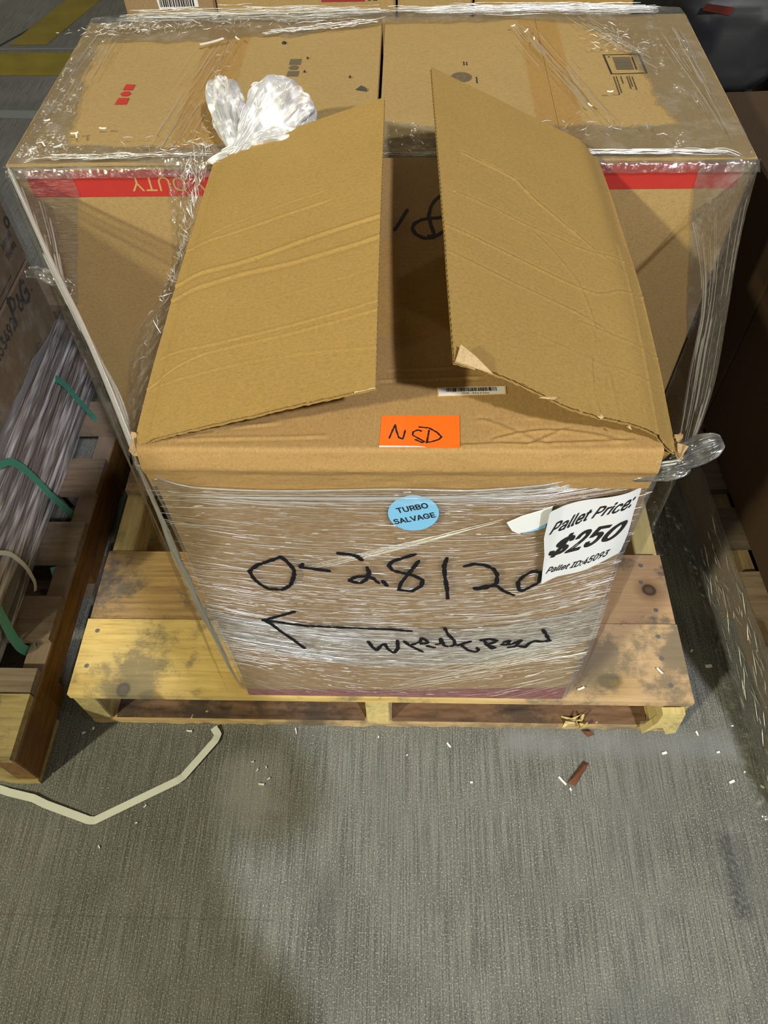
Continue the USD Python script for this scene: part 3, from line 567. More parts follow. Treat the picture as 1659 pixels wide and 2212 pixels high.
# ================================================================== the two boxes behind
KZ0, KZ1, KY0, KY1 = 0.1295, 0.731, 0.530, 0.995
def back_box(x0, x1, label):
    t = thing('cardboard_box', label, 'box', ((x0 + x1) / 2, (KY0 + KY1) / 2, KZ0))
    obj('body', box(x0, x1, KY0, KY1, KZ0, KZ1 - 0.0035, 0.004), M['kraft_back'], t)
    ym = (KY0 + KY1) / 2; e = 0.0003; xm = (x0 + x1) / 2                # two long top flaps meeting in a seam that runs away from the viewer
    zf = lambda x, y: KZ1 + 0.0016 * (fbm(np.stack([x * 7, y * 7, 0 * x], 1), 3, 31) - 0.5)
    for a, b in ((x0 + 0.001, xm - e), (xm + e, x1 - 0.001)):
        g = grid(lambda u, v: np.stack([a + (b - a) * u, KY0 + 0.001 + (KY1 - KY0 - 0.002) * v, zf(a + (b - a) * u, KY0 + 0.46 * v)], 1), 20, 30)
        obj('flap', slab(g, 0.0035, 20, 30), M['kraft_back'], t, smooth=40)
    return t
bbL = back_box(-0.5158, 0.0005, 'wrapped brown box behind, left one of the pair, with upside-down red band')
bbR = back_box(0.0045, 0.5202, 'wrapped brown box behind, right one of the pair, with printed barcode on top')
def yplane(poly, depth, y): 
    v, f = va(flat_poly(poly, depth)); return np.stack([v[:, 0], y - v[:, 2], v[:, 1]], 1), f
def zplane(poly, depth, z):
    v, f = va(flat_poly(poly, depth)); return v + [0, 0, z], f
rect = lambda x0, x1, y0, y1: Polygon([(x0, y0), (x1, y0), (x1, y1), (x0, y1)])
bL = obj('printed_band', yplane(rect(-0.492, -0.02, 0.6835, 0.7235), 0.0004, KY0), M['red'], bbL, label='red printed band')
bR = obj('printed_band', yplane(rect(0.030, 0.503, 0.6885, 0.7262), 0.0004, KY0), M['red'], bbR, label='red printed band')
tx = meshkit.text_mesh('HEAVY DUTY', 0.0205, 0.0003); v = np.array(tx.vertices); w = v[:, 0].max()
v = np.stack([-0.346 + (w - v[:, 0]) * 1.02, v[:, 2] * 0, 0.7125 - v[:, 1]], 1); v[:, 1] = KY0 - 0.0004 - np.array(tx.vertices)[:, 2]
obj('lettering', (v, tx.faces), M['print_tan'], bL, label='upside-down HEAVY DUTY lettering')
ZT = KZ1 + 0.0008
hexa = lambda cx, cy, r: Polygon([(cx + r * math.cos(a), cy + r * math.sin(a)) for a in np.arange(6) * PI / 3])
mk = lambda pts: Polygon(pts)
obj('printed_mark', zplane(unary_union([mk([(-0.397, 0.763), (-0.382, 0.762), (-0.383, 0.744), (-0.398, 0.745)]), hexa(-0.3905, 0.7325, 0.0085), mk([(-0.399, 0.719), (-0.382, 0.719), (-0.382, 0.699), (-0.400, 0.699)])]), 0.0003, ZT), M['red'], bbL, label='column of red square, hexagon and square')
obj('printed_mark', zplane(unary_union([mk([(-0.145, 0.842), (-0.127, 0.842), (-0.127, 0.822), (-0.146, 0.823)]), hexa(-0.137, 0.812, 0.0085), mk([(-0.145, 0.8), (-0.127, 0.8), (-0.128, 0.783), (-0.146, 0.783)])]), 0.0003, ZT), M['print_gray'], bbL, label='column of dark square, hexagon and square')
# round maker's stamp: rings and a scatter of illegible letter-like dashes
disk = Point(0.1285, 0.772).buffer(0.0165); rk = np.random.default_rng(6)
for k in range(22): a_ = k * 2 * PI / 22; disk = disk.difference(Point(0.1285 + 0.0128 * math.cos(a_), 0.772 + 0.0128 * math.sin(a_)).buffer(0.0009, quad_segs=2))
disk = disk.difference(Point(0.1285, 0.772).buffer(0.0108).difference(Point(0.1285, 0.772).buffer(0.0102)))
for k in range(16): q_ = rk.uniform(-0.007, 0.007, 2); disk = disk.difference(LineString([(0.1285 + q_[0], 0.772 + q_[1]), (0.1285 + q_[0] + rk.normal(0, 0.0025), 0.772 + q_[1] + rk.normal(0, 0.002))]).buffer(0.0006))
S = [disk]
dash = lambda x, y0, y1, w=0.0016, s=1: [rect(x, x + w, y, min(y1, y + q)) for y, q in zip(np.arange(y0, y1, 0.0036), [0.0028, 0.0021, 0.003, 0.0018] * 40)]
SMALL_ = dash(0.1335, 0.812, 0.826, 0.0020) + dash(0.1380, 0.812, 0.823, 0.0020) + dash(0.151, 0.752, 0.772, 0.0022)
obj('printed_stamp', zplane(unary_union(S), 0.0003, ZT), M['print_gray'], bbR, label='round printed stamp')
obj('small_print', zplane(unary_union(SMALL_), 0.0003, ZT), M['print_black'], bbR, kind='stuff')
fr = Polygon([(0.358, 0.841), (0.414, 0.842), (0.415, 0.778), (0.361, 0.776)]); S = [fr.exterior.buffer(0.0008), LineString([(0.358, 0.841), (0.361, 0.776)]).buffer(0.0013), LineString([(0.414, 0.842), (0.415, 0.778)]).buffer(0.0013)]; BR_ = []
y = 0.790; rb = random.Random(9)
while y < 0.832:
    w = rb.choice([0.0006, 0.0010, 0.0016]); 
    BR_.append(rect(0.371, 0.398, y, y + w)); y += w + rb.choice([0.0006, 0.0009, 0.0012])
S += dash(0.4005, 0.79, 0.832, 0.0022) + [Point(0.3655, 0.834).buffer(0.0016)]
for x, a, b in ((0.362, 0.71, 0.768), (0.366, 0.716, 0.768), (0.373, 0.745, 0.768), (0.382, 0.728, 0.768), (0.3855, 0.735, 0.768), (0.390, 0.725, 0.768)): S += dash(x, a, b, 0.0013)
pf_ = obj('printed_barcode', zplane(unary_union(S), 0.0003, ZT), M['print_black'], bbR, label='framed barcode with lines of small print')
obj('bars', zplane(unary_union(BR_), 0.0003, ZT), M['print_gray'], pf_)
def tape(x0, x1, y0, y1, par, mat='tape'):
    g = grid(lambda u, v: np.stack([x0 + (x1 - x0) * u, y0 + (y1 - y0) * v, KZ1 + 0.0012 + 0.0008 * fbm(np.stack([u * 5 + x0, v * 30, 0 * u], 1), 3, 2)], 1), 12, 90)
    return obj('tape', g, M[mat], par, smooth=True, label='strip of packing tape along the top seam')
tape(-0.293, -0.222, KY0 + 0.004, KY1 - 0.03, bbL); tape(0.232, 0.297, KY0 + 0.004, KY1 - 0.02, bbR)

# ================================================================== stretch wrap round the pallet's load
wr = thing('stretch_wrap', 'clear stretch film wound round the three boxes on the middle pallet', 'plastic wrap', (0.0, 0.5, 0.13))
film_top_edge = smoothline([(-0.222, 0.730), (-0.206, 0.722), (-0.191, 0.702), (-0.161, 0.691), (-0.082, 0.687), (0.044, 0.691), (0.104, 0.689), (0.149, 0.693), (0.216, 0.705), (0.274, 0.722), (0.291, 0.733), (0.312, 0.738)], 200)
def rough(a, s, seed): return fbm(np.asarray(a) * s, 4, seed) - 0.5
FO = lambda z: 0.0012 + 0.0030 * np.clip((np.asarray(z) - 0.64) / 0.05, 0, 1)
def front_sheet(u, v):
    x = -0.218 + 0.530 * u; zt = np.interp(x, film_top_edge[:, 0], film_top_edge[:, 1]) + 0.004 * rough(np.stack([x, 0 * x, 0 * x], 1), 40, 4); z = 0.133 + (zt - 0.133) * v
    off = FO(z) + 0.0008 + 0.0014 * rough(np.stack([x * 0.25, 0 * x, z - 0.3 * x * x], 1), 90, 12)
    return on_front(np.clip(x, -0.216, 0.306), z, off) + np.stack([0 * x, np.clip(np.abs(x - 0.047) - 0.255, 0, 1) * 1.5, 0 * x], 1)
obj('film_sheet', grid(front_sheet, 130, 300), M['film_front'], wr, smooth=True, label='streaky film over the front of the open box')
# a second, milkier turn of film across the middle of the front
def milky(u, v):
    x = -0.216 + 0.522 * u; c = 0.320 + 1.05 * (x - 0.03) ** 2; z = c + (v - 0.5) * (0.13 - 0.04 * np.abs(x - 0.03) / 0.26) + 0.006 * rough(np.stack([x, v, 0 * x], 1), 14, 9)
    off = 0.0030 + 0.0012 * rough(np.stack([x * 0.3, 0 * x, z], 1), 80, 14); return on_front(np.clip(x, -0.2145, 0.3045), z, off)
obj('film_sheet', grid(milky, 130, 90), M['film_milky'], wr, smooth=True, label='milky double turn of film')
def front_strands(n, seed, zlo, zhi, rad, slope_k=0.42):
    r = np.random.default_rng(seed); L = []
    while len(L) < n:
        x, z = r.uniform(-0.215, 0.30), r.uniform(zlo, zhi)
        zt = np.interp(x, film_top_edge[:, 0], film_top_edge[:, 1]) - 0.004
        if z > zt: continue
        ln = r.choice([0.006, 0.012, 0.02, 0.04, 0.08], p=[0.25, 0.3, 0.22, 0.15, 0.08]) * r.uniform(0.6, 1.4); xr = (x - 0.045) / 0.25
        sl = slope_k * xr * (1.15 - 0.9 * (z - 0.13) / 0.6) + r.normal(0, 0.06); xs = x + np.linspace(-0.5, 0.5, 5) * ln; z2 = z + sl * (xs - x) + 0.3 * (xs - x) ** 2
        xs = np.clip(xs, -0.214, 0.302); L.append(on_front(xs, z2, 0.0022 + FO(z2)))
    return L
L = front_strands(1700, 1, 0.24, 0.71, 0) + front_strands(1100, 2, 0.27, 0.50, 0) + front_strands(160, 3, 0.15, 0.25, 0, 0.8)
rr = np.random.default_rng(4).choice([0.00022, 0.00032, 0.00045, 0.0006], len(L), p=[0.4, 0.33, 0.2, 0.07])
pick = np.random.default_rng(8).random(len(L)) < 0.38
obj('film_crease', tubes([l for l, p in zip(L, pick) if p], rr[pick], 5), M['ridge'], wr, smooth=True, kind='stuff', label='fine bright creases in the film on the front')
obj('film_crease', tubes([l for l, p in zip(L, pick) if not p], rr[~pick], 5), M['ridge_faint'], wr, smooth=True, kind='stuff', label='faint creases in the film on the front')
# folds that run in bundles across the front: from the torn paper down to the left, along the lower right, the horizontal top edge
def bundle(a, b, spread, n, seed, sag=0.0, off=0.005):
    r = np.random.default_rng(seed); L = []
    for k in range(n):
        o = r.normal(0, spread); t0, t1 = sorted(r.uniform(0, 1, 2)); t0, t1 = (t0, t1) if t1 - t0 > 0.15 else (max(0, t0 - 0.15), min(1, t1 + 0.15))
        t = np.linspace(t0, t1, 14); x = a[0] + (b[0] - a[0]) * t; z = a[1] + (b[1] - a[1]) * t + o * (0.4 + t) - sag * np.sin(PI * t); L.append(on_front(np.clip(x, -0.214, 0.302), z, off - 0.0036 + FO(z)))
    return L
B = bundle((0.150, 0.635), (-0.08, 0.53), 0.004, 20, 11) + bundle((0.02, 0.175), (0.29, 0.33), 0.020, 34, 12) + bundle((0.29, 0.37), (0.06, 0.25), 0.018, 26, 13) + bundle((-0.21, 0.675), (0.28, 0.688), 0.010, 40, 14, 0.008) + bundle((-0.205, 0.41), (0.02, 0.335), 0.012, 40, 15) + bundle((-0.21, 0.37), (-0.02, 0.255), 0.008, 26, 16) + bundle((0.10, 0.672), (0.29, 0.715), 0.006, 26, 17)
obj('film_crease', tubes(B, np.random.default_rng(5).choice([0.00022, 0.00035, 0.0006], len(B), p=[0.55, 0.35, 0.10]), 5), M['ridge_soft'], wr, smooth=True, kind='stuff', label='long folds running across the film on the front')
# rolled upper edge of the film
E_ = np.stack([film_top_edge[:, 0].clip(-0.214, 0.304), yf(film_top_edge[:, 0].clip(-0.214, 0.304), film_top_edge[:, 1]) - 0.0055, film_top_edge[:, 1] - 0.0005], 1)
obj('film_edge', tubes([E_], [0.0009 + 0.0007 * fbm(np.stack([np.arange(200) * 0.3, np.zeros(200), np.zeros(200)], 1), 2, 3)], 6), M['ridge_soft'], wr, smooth=True)
# handwriting in marker on the film
HAND = [
  [(-0.0959, 0.5567), (-0.1116, 0.5467), (-0.1261, 0.5378), (-0.1377, 0.5236), (-0.1352, 0.5067), (-0.1304, 0.4947), (-0.1212, 0.4825), (-0.1034, 0.4815), (-0.0922, 0.494), (-0.0855, 0.5154), (-0.0839, 0.5283), (-0.0866, 0.5384), (-0.0906, 0.5482), (-0.0959, 0.5567)],
  [(-0.0724, 0.5423), (-0.0759, 0.5348), (-0.0636, 0.5324), (-0.043, 0.5277)],
  [(-0.029, 0.566), (-0.0195, 0.5649), (-0.0095, 0.5615), (-0.0036, 0.5531)],
  [(0.0022, 0.5372), (0.0043, 0.5246), (-0.0003, 0.5089), (-0.0074, 0.5008), (-0.0154, 0.5034), (-0.0205, 0.5073), (-0.012, 0.5153), (0.0014, 0.5168), (0.0079, 0.513), (0.0149, 0.5012)],
  [(0.0197, 0.5066), (0.0242, 0.496)],
  [(0.0576, 0.5655), (0.0433, 0.5573), (0.0317, 0.5503), (0.0276, 0.542), (0.0315, 0.5308), (0.0432, 0.5252), (0.0566, 0.5197), (0.0672, 0.5096), (0.0659, 0.4961), (0.0539, 0.4821), (0.0385, 0.4864), (0.0417, 0.5032), (0.0492, 0.521), (0.0564, 0.5382), (0.062, 0.5521)],
  [(0.0937, 0.558), (0.0913, 0.5415), (0.093, 0.5188), (0.097, 0.489), (0.0988, 0.4655)],
  [(0.1145, 0.5405), (0.1257, 0.5456), (0.1374, 0.5436), (0.1483, 0.5354), (0.154, 0.5227), (0.1553, 0.5021), (0.145, 0.4914), (0.1316, 0.4881), (0.1298, 0.4911), (0.1431, 0.4959), (0.1566, 0.4961), (0.1654, 0.484), (0.1789, 0.4734)],
  [(0.1938, 0.5262), (0.1853, 0.5188), (0.1803, 0.5055), (0.1833, 0.4874), (0.1884, 0.4829), (0.198, 0.4908), (0.2061, 0.497), (0.2062, 0.5119), (0.2039, 0.522), (0.1938, 0.5262)],
  [(-0.1405, 0.3987), (-0.1225, 0.3943), (-0.1052, 0.3899), (-0.0848, 0.3854), (-0.0639, 0.3843), (-0.0192, 0.382), (0.0256, 0.3797), (0.054, 0.3754)],
  [(-0.1405, 0.3987), (-0.1203, 0.4103), (-0.0965, 0.4247)],
  [(-0.1405, 0.3987), (-0.131, 0.3877), (-0.1206, 0.3646), (-0.108, 0.3426), (-0.0955, 0.316)],
  [(-0.0041, 0.3406), (0.0005, 0.3247), (0.0063, 0.3126), (0.0129, 0.3291), (0.0183, 0.3352), (0.0223, 0.3171), (0.031, 0.305), (0.0365, 0.3216), (0.0358, 0.3455)],
  [(0.0453, 0.3438), (0.0514, 0.3321), (0.062, 0.3202), (0.071, 0.3102)],
  [(0.0549, 0.3322), (0.0669, 0.3424), (0.0684, 0.3561), (0.0755, 0.3465), (0.0783, 0.3387), (0.0688, 0.3365)],
  [(0.0776, 0.3287), (0.0865, 0.3249)],
  [(0.0896, 0.335), (0.0965, 0.3372), (0.0941, 0.3548), (0.1002, 0.3313), (0.1056, 0.3274)],
  [(0.0988, 0.385), (0.1038, 0.3665), (0.1133, 0.3475), (0.1149, 0.3337), (0.1099, 0.3296)],
  [(0.1193, 0.3318), (0.1275, 0.34), (0.1349, 0.3441), (0.1227, 0.3339), (0.1343, 0.316), (0.1453, 0.3101), (0.1492, 0.3164), (0.1459, 0.3245)],
  [(0.15, 0.3484), (0.1608, 0.3525), (0.1716, 0.347), (0.1655, 0.339), (0.157, 0.3368), (0.1703, 0.3251)],
  [(0.1535, 0.3485), (0.1591, 0.3328), (0.1671, 0.3218)],
  [(0.1807, 0.3413), (0.1886, 0.3474), (0.1867, 0.3335), (0.1796, 0.3354)],
  [(0.1902, 0.3336), (0.1978, 0.3418), (0.2039, 0.3478), (0.1978, 0.3278), (0.1893, 0.3256)],
  [(0.201, 0.3299), (0.2118, 0.3262), (0.2169, 0.3403), (0.2229, 0.3463), (0.2319, 0.3426), (0.2432, 0.3468)],
  [(0.2294, 0.3769), (0.2355, 0.3639), (0.2424, 0.3468)],
]
obj('handwriting', front_flat(strokes(HAND, 0.0040, 0.35, 6), 0.0003, 0.0038, 0.02, 0.005), M['marker'], wr, label='black marker writing: number 0-28120, left arrow and two words')
# round blue sticker
el = Polygon([(0.055 + 0.0265 * math.cos(a), 0.6490 + 0.0305 * math.sin(a)) for a in np.linspace(0, 2 * PI, 60)[:-1]])
bs_ = obj('sticker', front_flat(el, 0.0003, 0.0046, 0.01), M['blue'], wr, label='round light blue sticker')
def words(txt, h, x, z, sx, sz, tilt):
    m = meshkit.text_mesh(txt, h, 0.0002, True); v = np.array(m.vertices); c = v[:, 0].max() / 2
    px, pz = (v[:, 0] - c) * sx, v[:, 1] * sz; return np.stack([x + px * math.cos(tilt) - pz * math.sin(tilt), z + px * math.sin(tilt) + pz * math.cos(tilt), v[:, 2]], 1), m.faces
obj('lettering', conform(join(words('TURBO', 0.0072, 0.0545, 0.6550, 1.0, 1.15, 0.30), words('SALVAGE', 0.0072, 0.0568, 0.6370, 1.0, 1.15, 0.30)), 0.0051), M['ink'], bs_, label='black lettering TURBO SALVAGE')

# film drawn from the back boxes' corners to the front box's corners
def lerp(a, b, t): return np.asarray(a) + (np.asarray(b) - np.asarray(a)) * np.asarray(t)[:, None]
OL = smoothline([(-0.5185, 0.531, 0.729), (-0.450, 0.412, 0.729), (-0.388, 0.304, 0.730), (-0.322, 0.193, 0.732), (-0.264, 0.088, 0.735), (-0.2195, 0.004, 0.738)], 60)
IL = smoothline([(-0.470, 0.527, 0.668), (-0.437, 0.445, 0.668), (-0.398, 0.343, 0.668), (-0.356, 0.27, 0.67), (-0.312, 0.195, 0.675), (-0.263, 0.113, 0.682), (-0.222, 0.004, 0.690)], 60)
def band(O, I, seed, sag=0.006):
    def fn(u, v):
        i = np.clip(u * 59, 0, 59); o = np.stack([np.interp(i, np.arange(60), O[:, k]) for k in range(3)], 1); q = np.stack([np.interp(i, np.arange(60), I[:, k]) for k in range(3)], 1)
        P = o + (q - o) * v[:, None]; P[:, 2] += -sag * np.sin(PI * v) + 0.006 * rough(np.stack([u * 1.5, v * 9, 0 * u], 1), 3, seed); return P
    return fn
obj('film_sheet', grid(band(OL, IL, 3), 90, 36), M['film_side'], wr, smooth=True, label='gathered film between back and front boxes on the left')
def drop(O, depth, bow, seed, lean=(0, 0)):
    def fn(u, v):
        i = u * 59; o = np.stack([np.interp(i, np.arange(60), O[:, k]) for k in range(3)], 1); P = o.copy(); P[:, 2] -= depth * v; P[:, 0] += lean[0] * np.sqrt(v); P[:, 1] += lean[1] * np.sqrt(v)
        P[:, 0] += bow * np.sin(PI * v) * np.sin(PI * u) + 0.004 * rough(np.stack([u * 2, v * 9, 0 * u], 1), 3, seed); return P
    return fn
obj('film_sheet', grid(drop(OL, 0.58, 0.0, 5, (-0.016, -0.009)), 60, 60), M['film_side'], wr, smooth=True, label='taut film hanging down the left side')
L, R_ = [], []
for k in range(26):
    f = np.random.default_rng(60 + k); w = f.uniform(0.0, 0.9); t0, t1 = sorted(f.uniform(0, 1, 2)); t1 = max(t1, t0 + 0.2)
    i = np.linspace(t0, min(1, t1), 24) * 59; o = np.stack([np.interp(i, np.arange(60), OL[:, q]) for q in range(3)], 1); q = np.stack([np.interp(i, np.arange(60), IL[:, q]) for q in range(3)], 1)
    p = o + (q - o) * w; p[:, 2] += 0.002 - 0.006 * math.sin(PI * w); L.append(p); R_.append(f.choice([0.0003, 0.0006, 0.0011]))
L.append(OL + [0.006, 0.0, -0.001]); R_.append(0.0032)
obj('gathered_edge', tubes(L, R_, 6), M['ridge'], wr, smooth=True, label='rope-like gathered edge of film along the left')
L, R_ = [], []
for k in range(16):
    f = np.random.default_rng(160 + k); zt, zb = f.uniform(0.60, 0.738), f.uniform(0.14, 0.42); z = np.linspace(zt, zb, 16); w = f.uniform(0, 1)
    L.append(np.stack([-0.2165 - 0.011 * w * np.sin(PI * np.clip((z - 0.10) / 0.64, 0, 1)) + 0.0015 * np.sin(z * 40 + k), 0.004 + 0.006 * w + 0 * z, z], 1)); R_.append(f.choice([0.0008, 0.0014, 0.0022]))
obj('gathered_edge', tubes(L, R_, 6), M['ridge_soft'], wr, smooth=True, label='gathered film running down the front box\'s left edge')
OR = smoothline([(0.5235, 0.531, 0.729), (0.457, 0.366, 0.726), (0.402, 0.212, 0.727), (0.362, 0.104, 0.730), (0.312, 0.004, 0.735)], 60)
IR = smoothline([(0.450, 0.527, 0.650), (0.437, 0.409, 0.655), (0.412, 0.296, 0.66), (0.378, 0.197, 0.66), (0.352, 0.12, 0.665), (0.309, 0.004, 0.690)], 60)
obj('film_sheet', grid(band(OR, IR, 8), 90, 36), M['film_side'], wr, smooth=True, label='gathered film between back and front boxes on the right')
obj('film_sheet', grid(drop(OR, 0.58, -0.010, 9), 60, 60), M['film_front'], wr, smooth=True, label='taut film hanging down the right side')
L, R_ = [], []
for k in range(30):
    f = np.random.default_rng(90 + k); w = f.uniform(0.0, 1.0); t0, t1 = sorted(f.uniform(0, 1, 2)); t1 = max(t1, t0 + 0.3)
    i = np.linspace(t0, min(1, t1), 24) * 59; o = np.stack([np.interp(i, np.arange(60), OR[:, q]) for q in range(3)], 1); q = np.stack([np.interp(i, np.arange(60), IR[:, q]) for q in range(3)], 1)
    p = o + (q - o) * w; p[:, 2] += 0.002 - 0.006 * math.sin(PI * w); L.append(p); R_.append(f.choice([0.0002, 0.0003, 0.0006]))
obj('film_crease', tubes(L, R_, 6), M['ridge_soft'], wr, smooth=True, kind='stuff')
# film on the front faces of the back boxes, near their outer edges
def face_patch(xa, xb, zlo, seed):
    def fn(u, v):
        z = zlo + (0.732 - zlo) * v; xe = xb + (xa - xb) * np.clip((0.69 - z) / (0.69 - zlo), 0, 1) * 0.95 + 0.008 * rough(np.stack([0 * z, z, 0 * z], 1), 20, seed) ; x = xa + (xe - xa) * u
        return np.stack([x, KY0 - 0.0022 - 0.004 * np.abs(rough(np.stack([x, z * 0.15, 0 * x], 1), 60, seed)), z], 1)
    return fn
obj('film_sheet', grid(face_patch(-0.5175, -0.425, 0.46, 2), 40, 60), M['film_side'], wr, smooth=True)
obj('film_sheet', grid(face_patch(0.522, 0.443, 0.42, 6), 40, 60), M['film_top'], wr, smooth=True)
# film folded over the top: covers the rim of both box tops and leaves a ragged window in the middle
win = Polygon([(-0.483, 0.906), (-0.408, 0.909), (-0.29, 0.905), (-0.23, 0.924), (-0.143, 0.924), (-0.05, 0.955), (0.004, 0.965), (0.107, 0.967), (0.179, 0.972), (0.227, 0.972), (0.335, 0.955), (0.381, 0.911), (0.405, 0.835), (0.413, 0.756), (0.415, 0.677), (0.425, 0.643), (0.444, 0.579), (0.44, 0.614), (0.29, 0.616), (0.10, 0.622), (0.015, 0.633), (-0.10, 0.60), (-0.235, 0.568), (-0.442, 0.574)]).buffer(0)
prepare(win)
def top_film():
    nx, ny = 300, 150; x0, x1, y0, y1 = -0.522, 0.5265, 0.522, 1.022
    x, y = np.meshgrid(np.linspace(x0, x1, nx + 1), np.linspace(y0, y1, ny + 1), indexing='ij'); x, y = x.ravel(), y.ravel()
    wob = np.stack([x + 0.020 * rough(np.stack([x, y, 0 * x], 1), 28, 1), y + 0.020 * rough(np.stack([x, y, 0 * x], 1), 28, 2)], 1)
    ins = contains_xy(win, wob[:, 0], wob[:, 1])
    ex, ey = np.clip(np.minimum(x - x0, x1 - x), 0, 0.02) / 0.02, np.clip(np.minimum(y - y0, y1 - y), 0, 0.03) / 0.03
    e = np.minimum(1, np.minimum(ex, ey)); bk = np.exp(-((y - 1.0) / 0.03) ** 2)
    z = KZ1 + 0.0030 + 0.006 * np.abs(rough(np.stack([x, y, 0 * x], 1), 22, 6)) + 0.004 * bk * (1 + 2 * rough(np.stack([x * 0.3, y * 3, 0 * x], 1), 30, 7)) - 0.018 * (1 - np.sqrt(np.clip(1 - (1 - e) ** 2, 0, 1)))
    # rounded back corners
    for cx in (x0, x1): 
        d = np.hypot(np.clip(0.07 - np.abs(x - cx), 0, 1), np.clip(0.07 - (y1 - y), 0, 1)); s = np.clip(d / 0.07, 1, 2)
        m = d > 0.07; x = np.where(m, cx + np.sign(0 - cx) * (0.07 - (0.07 - np.abs(x - cx)) / s), x); y = np.where(m, y1 - (0.07 - (0.07 - (y1 - y)) / s), y)
    i, j = np.meshgrid(np.arange(nx), np.arange(ny), indexing='ij'); a = (i * (ny + 1) + j).ravel(); q = np.stack([a, a + ny + 1, a + ny + 2, a + 1], 1)
    q = q[~(ins[q].sum(1) >= 3)]; used = np.unique(q); mp = np.full(len(x), -1); mp[used] = np.arange(len(used))
    return np.stack([x, y, z], 1)[used], mp[q]
obj('film_sheet', top_film(), M['film_top'], wr, smooth=True, label='film folded over the rim of the box tops')
def rim(u, v):
    x = -0.46 + 0.93 * u; y = 0.978 + 0.042 * v - 0.016 * np.sin(PI * u) * (1 - v) * rough(np.stack([x * 9, 0 * x, 0 * x], 1), 1, 3) * 4; n = rough(np.stack([x * 0.5, y, 0 * x], 1), 70, 13)
    return np.stack([x, y, KZ1 + 0.0075 - 0.016 * np.clip((v - 0.6) / 0.4, 0, 1) ** 2 + 0.008 * np.abs(n)], 1)
obj('film_sheet', grid(rim, 220, 20), M['film_milky'], wr, smooth=True, label='whitish bunched film along the back rim')
def skirt(u, v):                                                       # film down the back and the two outer sides
    path = smoothline([(-0.521, 0.535), (-0.522, 0.80), (-0.521, 0.95), (-0.50, 1.01), (-0.45, 1.020), (0.0, 1.020), (0.45, 1.020), (0.505, 1.01), (0.5255, 0.95), (0.5265, 0.80), (0.5255, 0.535)], 120)
    i = u * 119; x, y = np.interp(i, np.arange(120), path[:, 0]), np.interp(i, np.arange(120), path[:, 1]); return np.stack([x, y, 0.715 - 0.57 * v + 0 * x], 1)
obj('film_sheet', grid(skirt, 119, 10), M['film_top'], wr, smooth=True)
# strands and folds on the top film
def lines_top(segs, seed, zoff=0.008, wob=1.0):
    r = np.random.default_rng(seed); L, R = [], []
    for (a, b, sp, n, rad) in segs:
        for k in range(n):
            t0 = r.uniform(0, 0.8); t1 = min(1, t0 + r.uniform(0.08, 0.4)); t = np.linspace(t0, t1, 12); o = r.normal(0, sp, 2)
            x = a[0] + (b[0] - a[0]) * t + o[0] + wob * 0.010 * (fbm(np.stack([t * 14, 0 * t + k, 0 * t], 1), 3, k) - 0.5); y = a[1] + (b[1] - a[1]) * t + o[1] + wob * 0.012 * (fbm(np.stack([t * 14, 0 * t + k, 0 * t + 5], 1), 3, k) - 0.5); x = np.clip(x, -0.512, 0.515); L.append(np.stack([x, y, KZ1 + zoff + 0.003 * r.random() - 0.012 * np.clip((np.abs(x - 0.002) - 0.475) / 0.035, 0, 1)], 1)); R.append(rad * r.uniform(0.5, 1.4))
    return L, R
segs = [((-0.515, 0.54), (-0.47, 0.93), 0.012, 20, 0.0007), ((-0.47, 0.60), (-0.46, 0.92), 0.010, 16, 0.0006), ((-0.46, 1.0), (0.0, 1.008), 0.010, 70, 0.0005), ((0.0, 1.008), (0.46, 1.0), 0.009, 120, 0.0006),
        ((-0.25, 0.92), (-0.30, 0.55), 0.014, 30, 0.0007), ((0.23, 0.96), (0.33, 0.62), 0.012, 34, 0.0008), ((0.33, 0.96), (0.42, 0.80), 0.012, 30, 0.0009), ((0.50, 0.95), (0.515, 0.56), 0.010, 26, 0.0010), ((0.46, 0.93), (0.50, 0.56), 0.012, 16, 0.0006),
        ((-0.50, 0.533), (-0.22, 0.540), 0.003, 30, 0.0004), ((0.0, 0.535), (0.50, 0.535), 0.003, 60, 0.0005), ((-0.2, 0.92), (0.0, 0.965), 0.008, 30, 0.0006)]
for i_, (ss, mm, ll) in enumerate(((segs[2:4] + segs[9:], 'ridge', 'bright folds in the film along the rims of the box tops'), (segs[:2] + segs[4:9], 'ridge_faint', 'faint folds in the film on the box tops'))):
    L, R_ = lines_top(ss, 3 + i_, 0.008, 1.0 if i_ == 0 else 0.35)
    obj('film_crease', tubes(L, R_, 5), M[mm], wr, smooth=True, kind='stuff', label=ll)
r = np.random.default_rng(12); L, R_ = [], []
for cx, cy, sx, sy, n, rad in ((-0.455, 0.945, 0.035, 0.015, 110, 0.0011), (-0.39, 0.955, 0.03, 0.012, 60, 0.0010), (-0.27, 0.955, 0.05, 0.016, 60, 0.0009), (0.375, 0.885, 0.02, 0.03, 70, 0.0010), (0.42, 0.86, 0.02, 0.02, 20, 0.0008), (-0.245, 0.66, 0.012, 0.09, 60, 0.0008), (0.30, 0.60, 0.05, 0.012, 26, 0.0010), (-0.27, 0.56, 0.05, 0.015, 60, 0.0010)):
    for k in range(n):
        p = np.array([r.normal(cx, sx), r.normal(cy, sy), KZ1 + 0.006 + 0.008 * r.random()]); a = r.uniform(0, 2 * PI); ln = r.uniform(0.004, 0.016)
        d = np.array([math.cos(a), math.sin(a), r.normal(0, 0.2)]) * ln; L.append(np.array([p - d / 2, p + r.normal(0, 0.001, 3), p + d / 2])); R_.append(rad * r.uniform(0.3, 0.9))
obj('film_crease', tubes(L, R_, 5), M['ridge'], wr, smooth=True, kind='stuff', label='crumpled glinting patches in the top film')
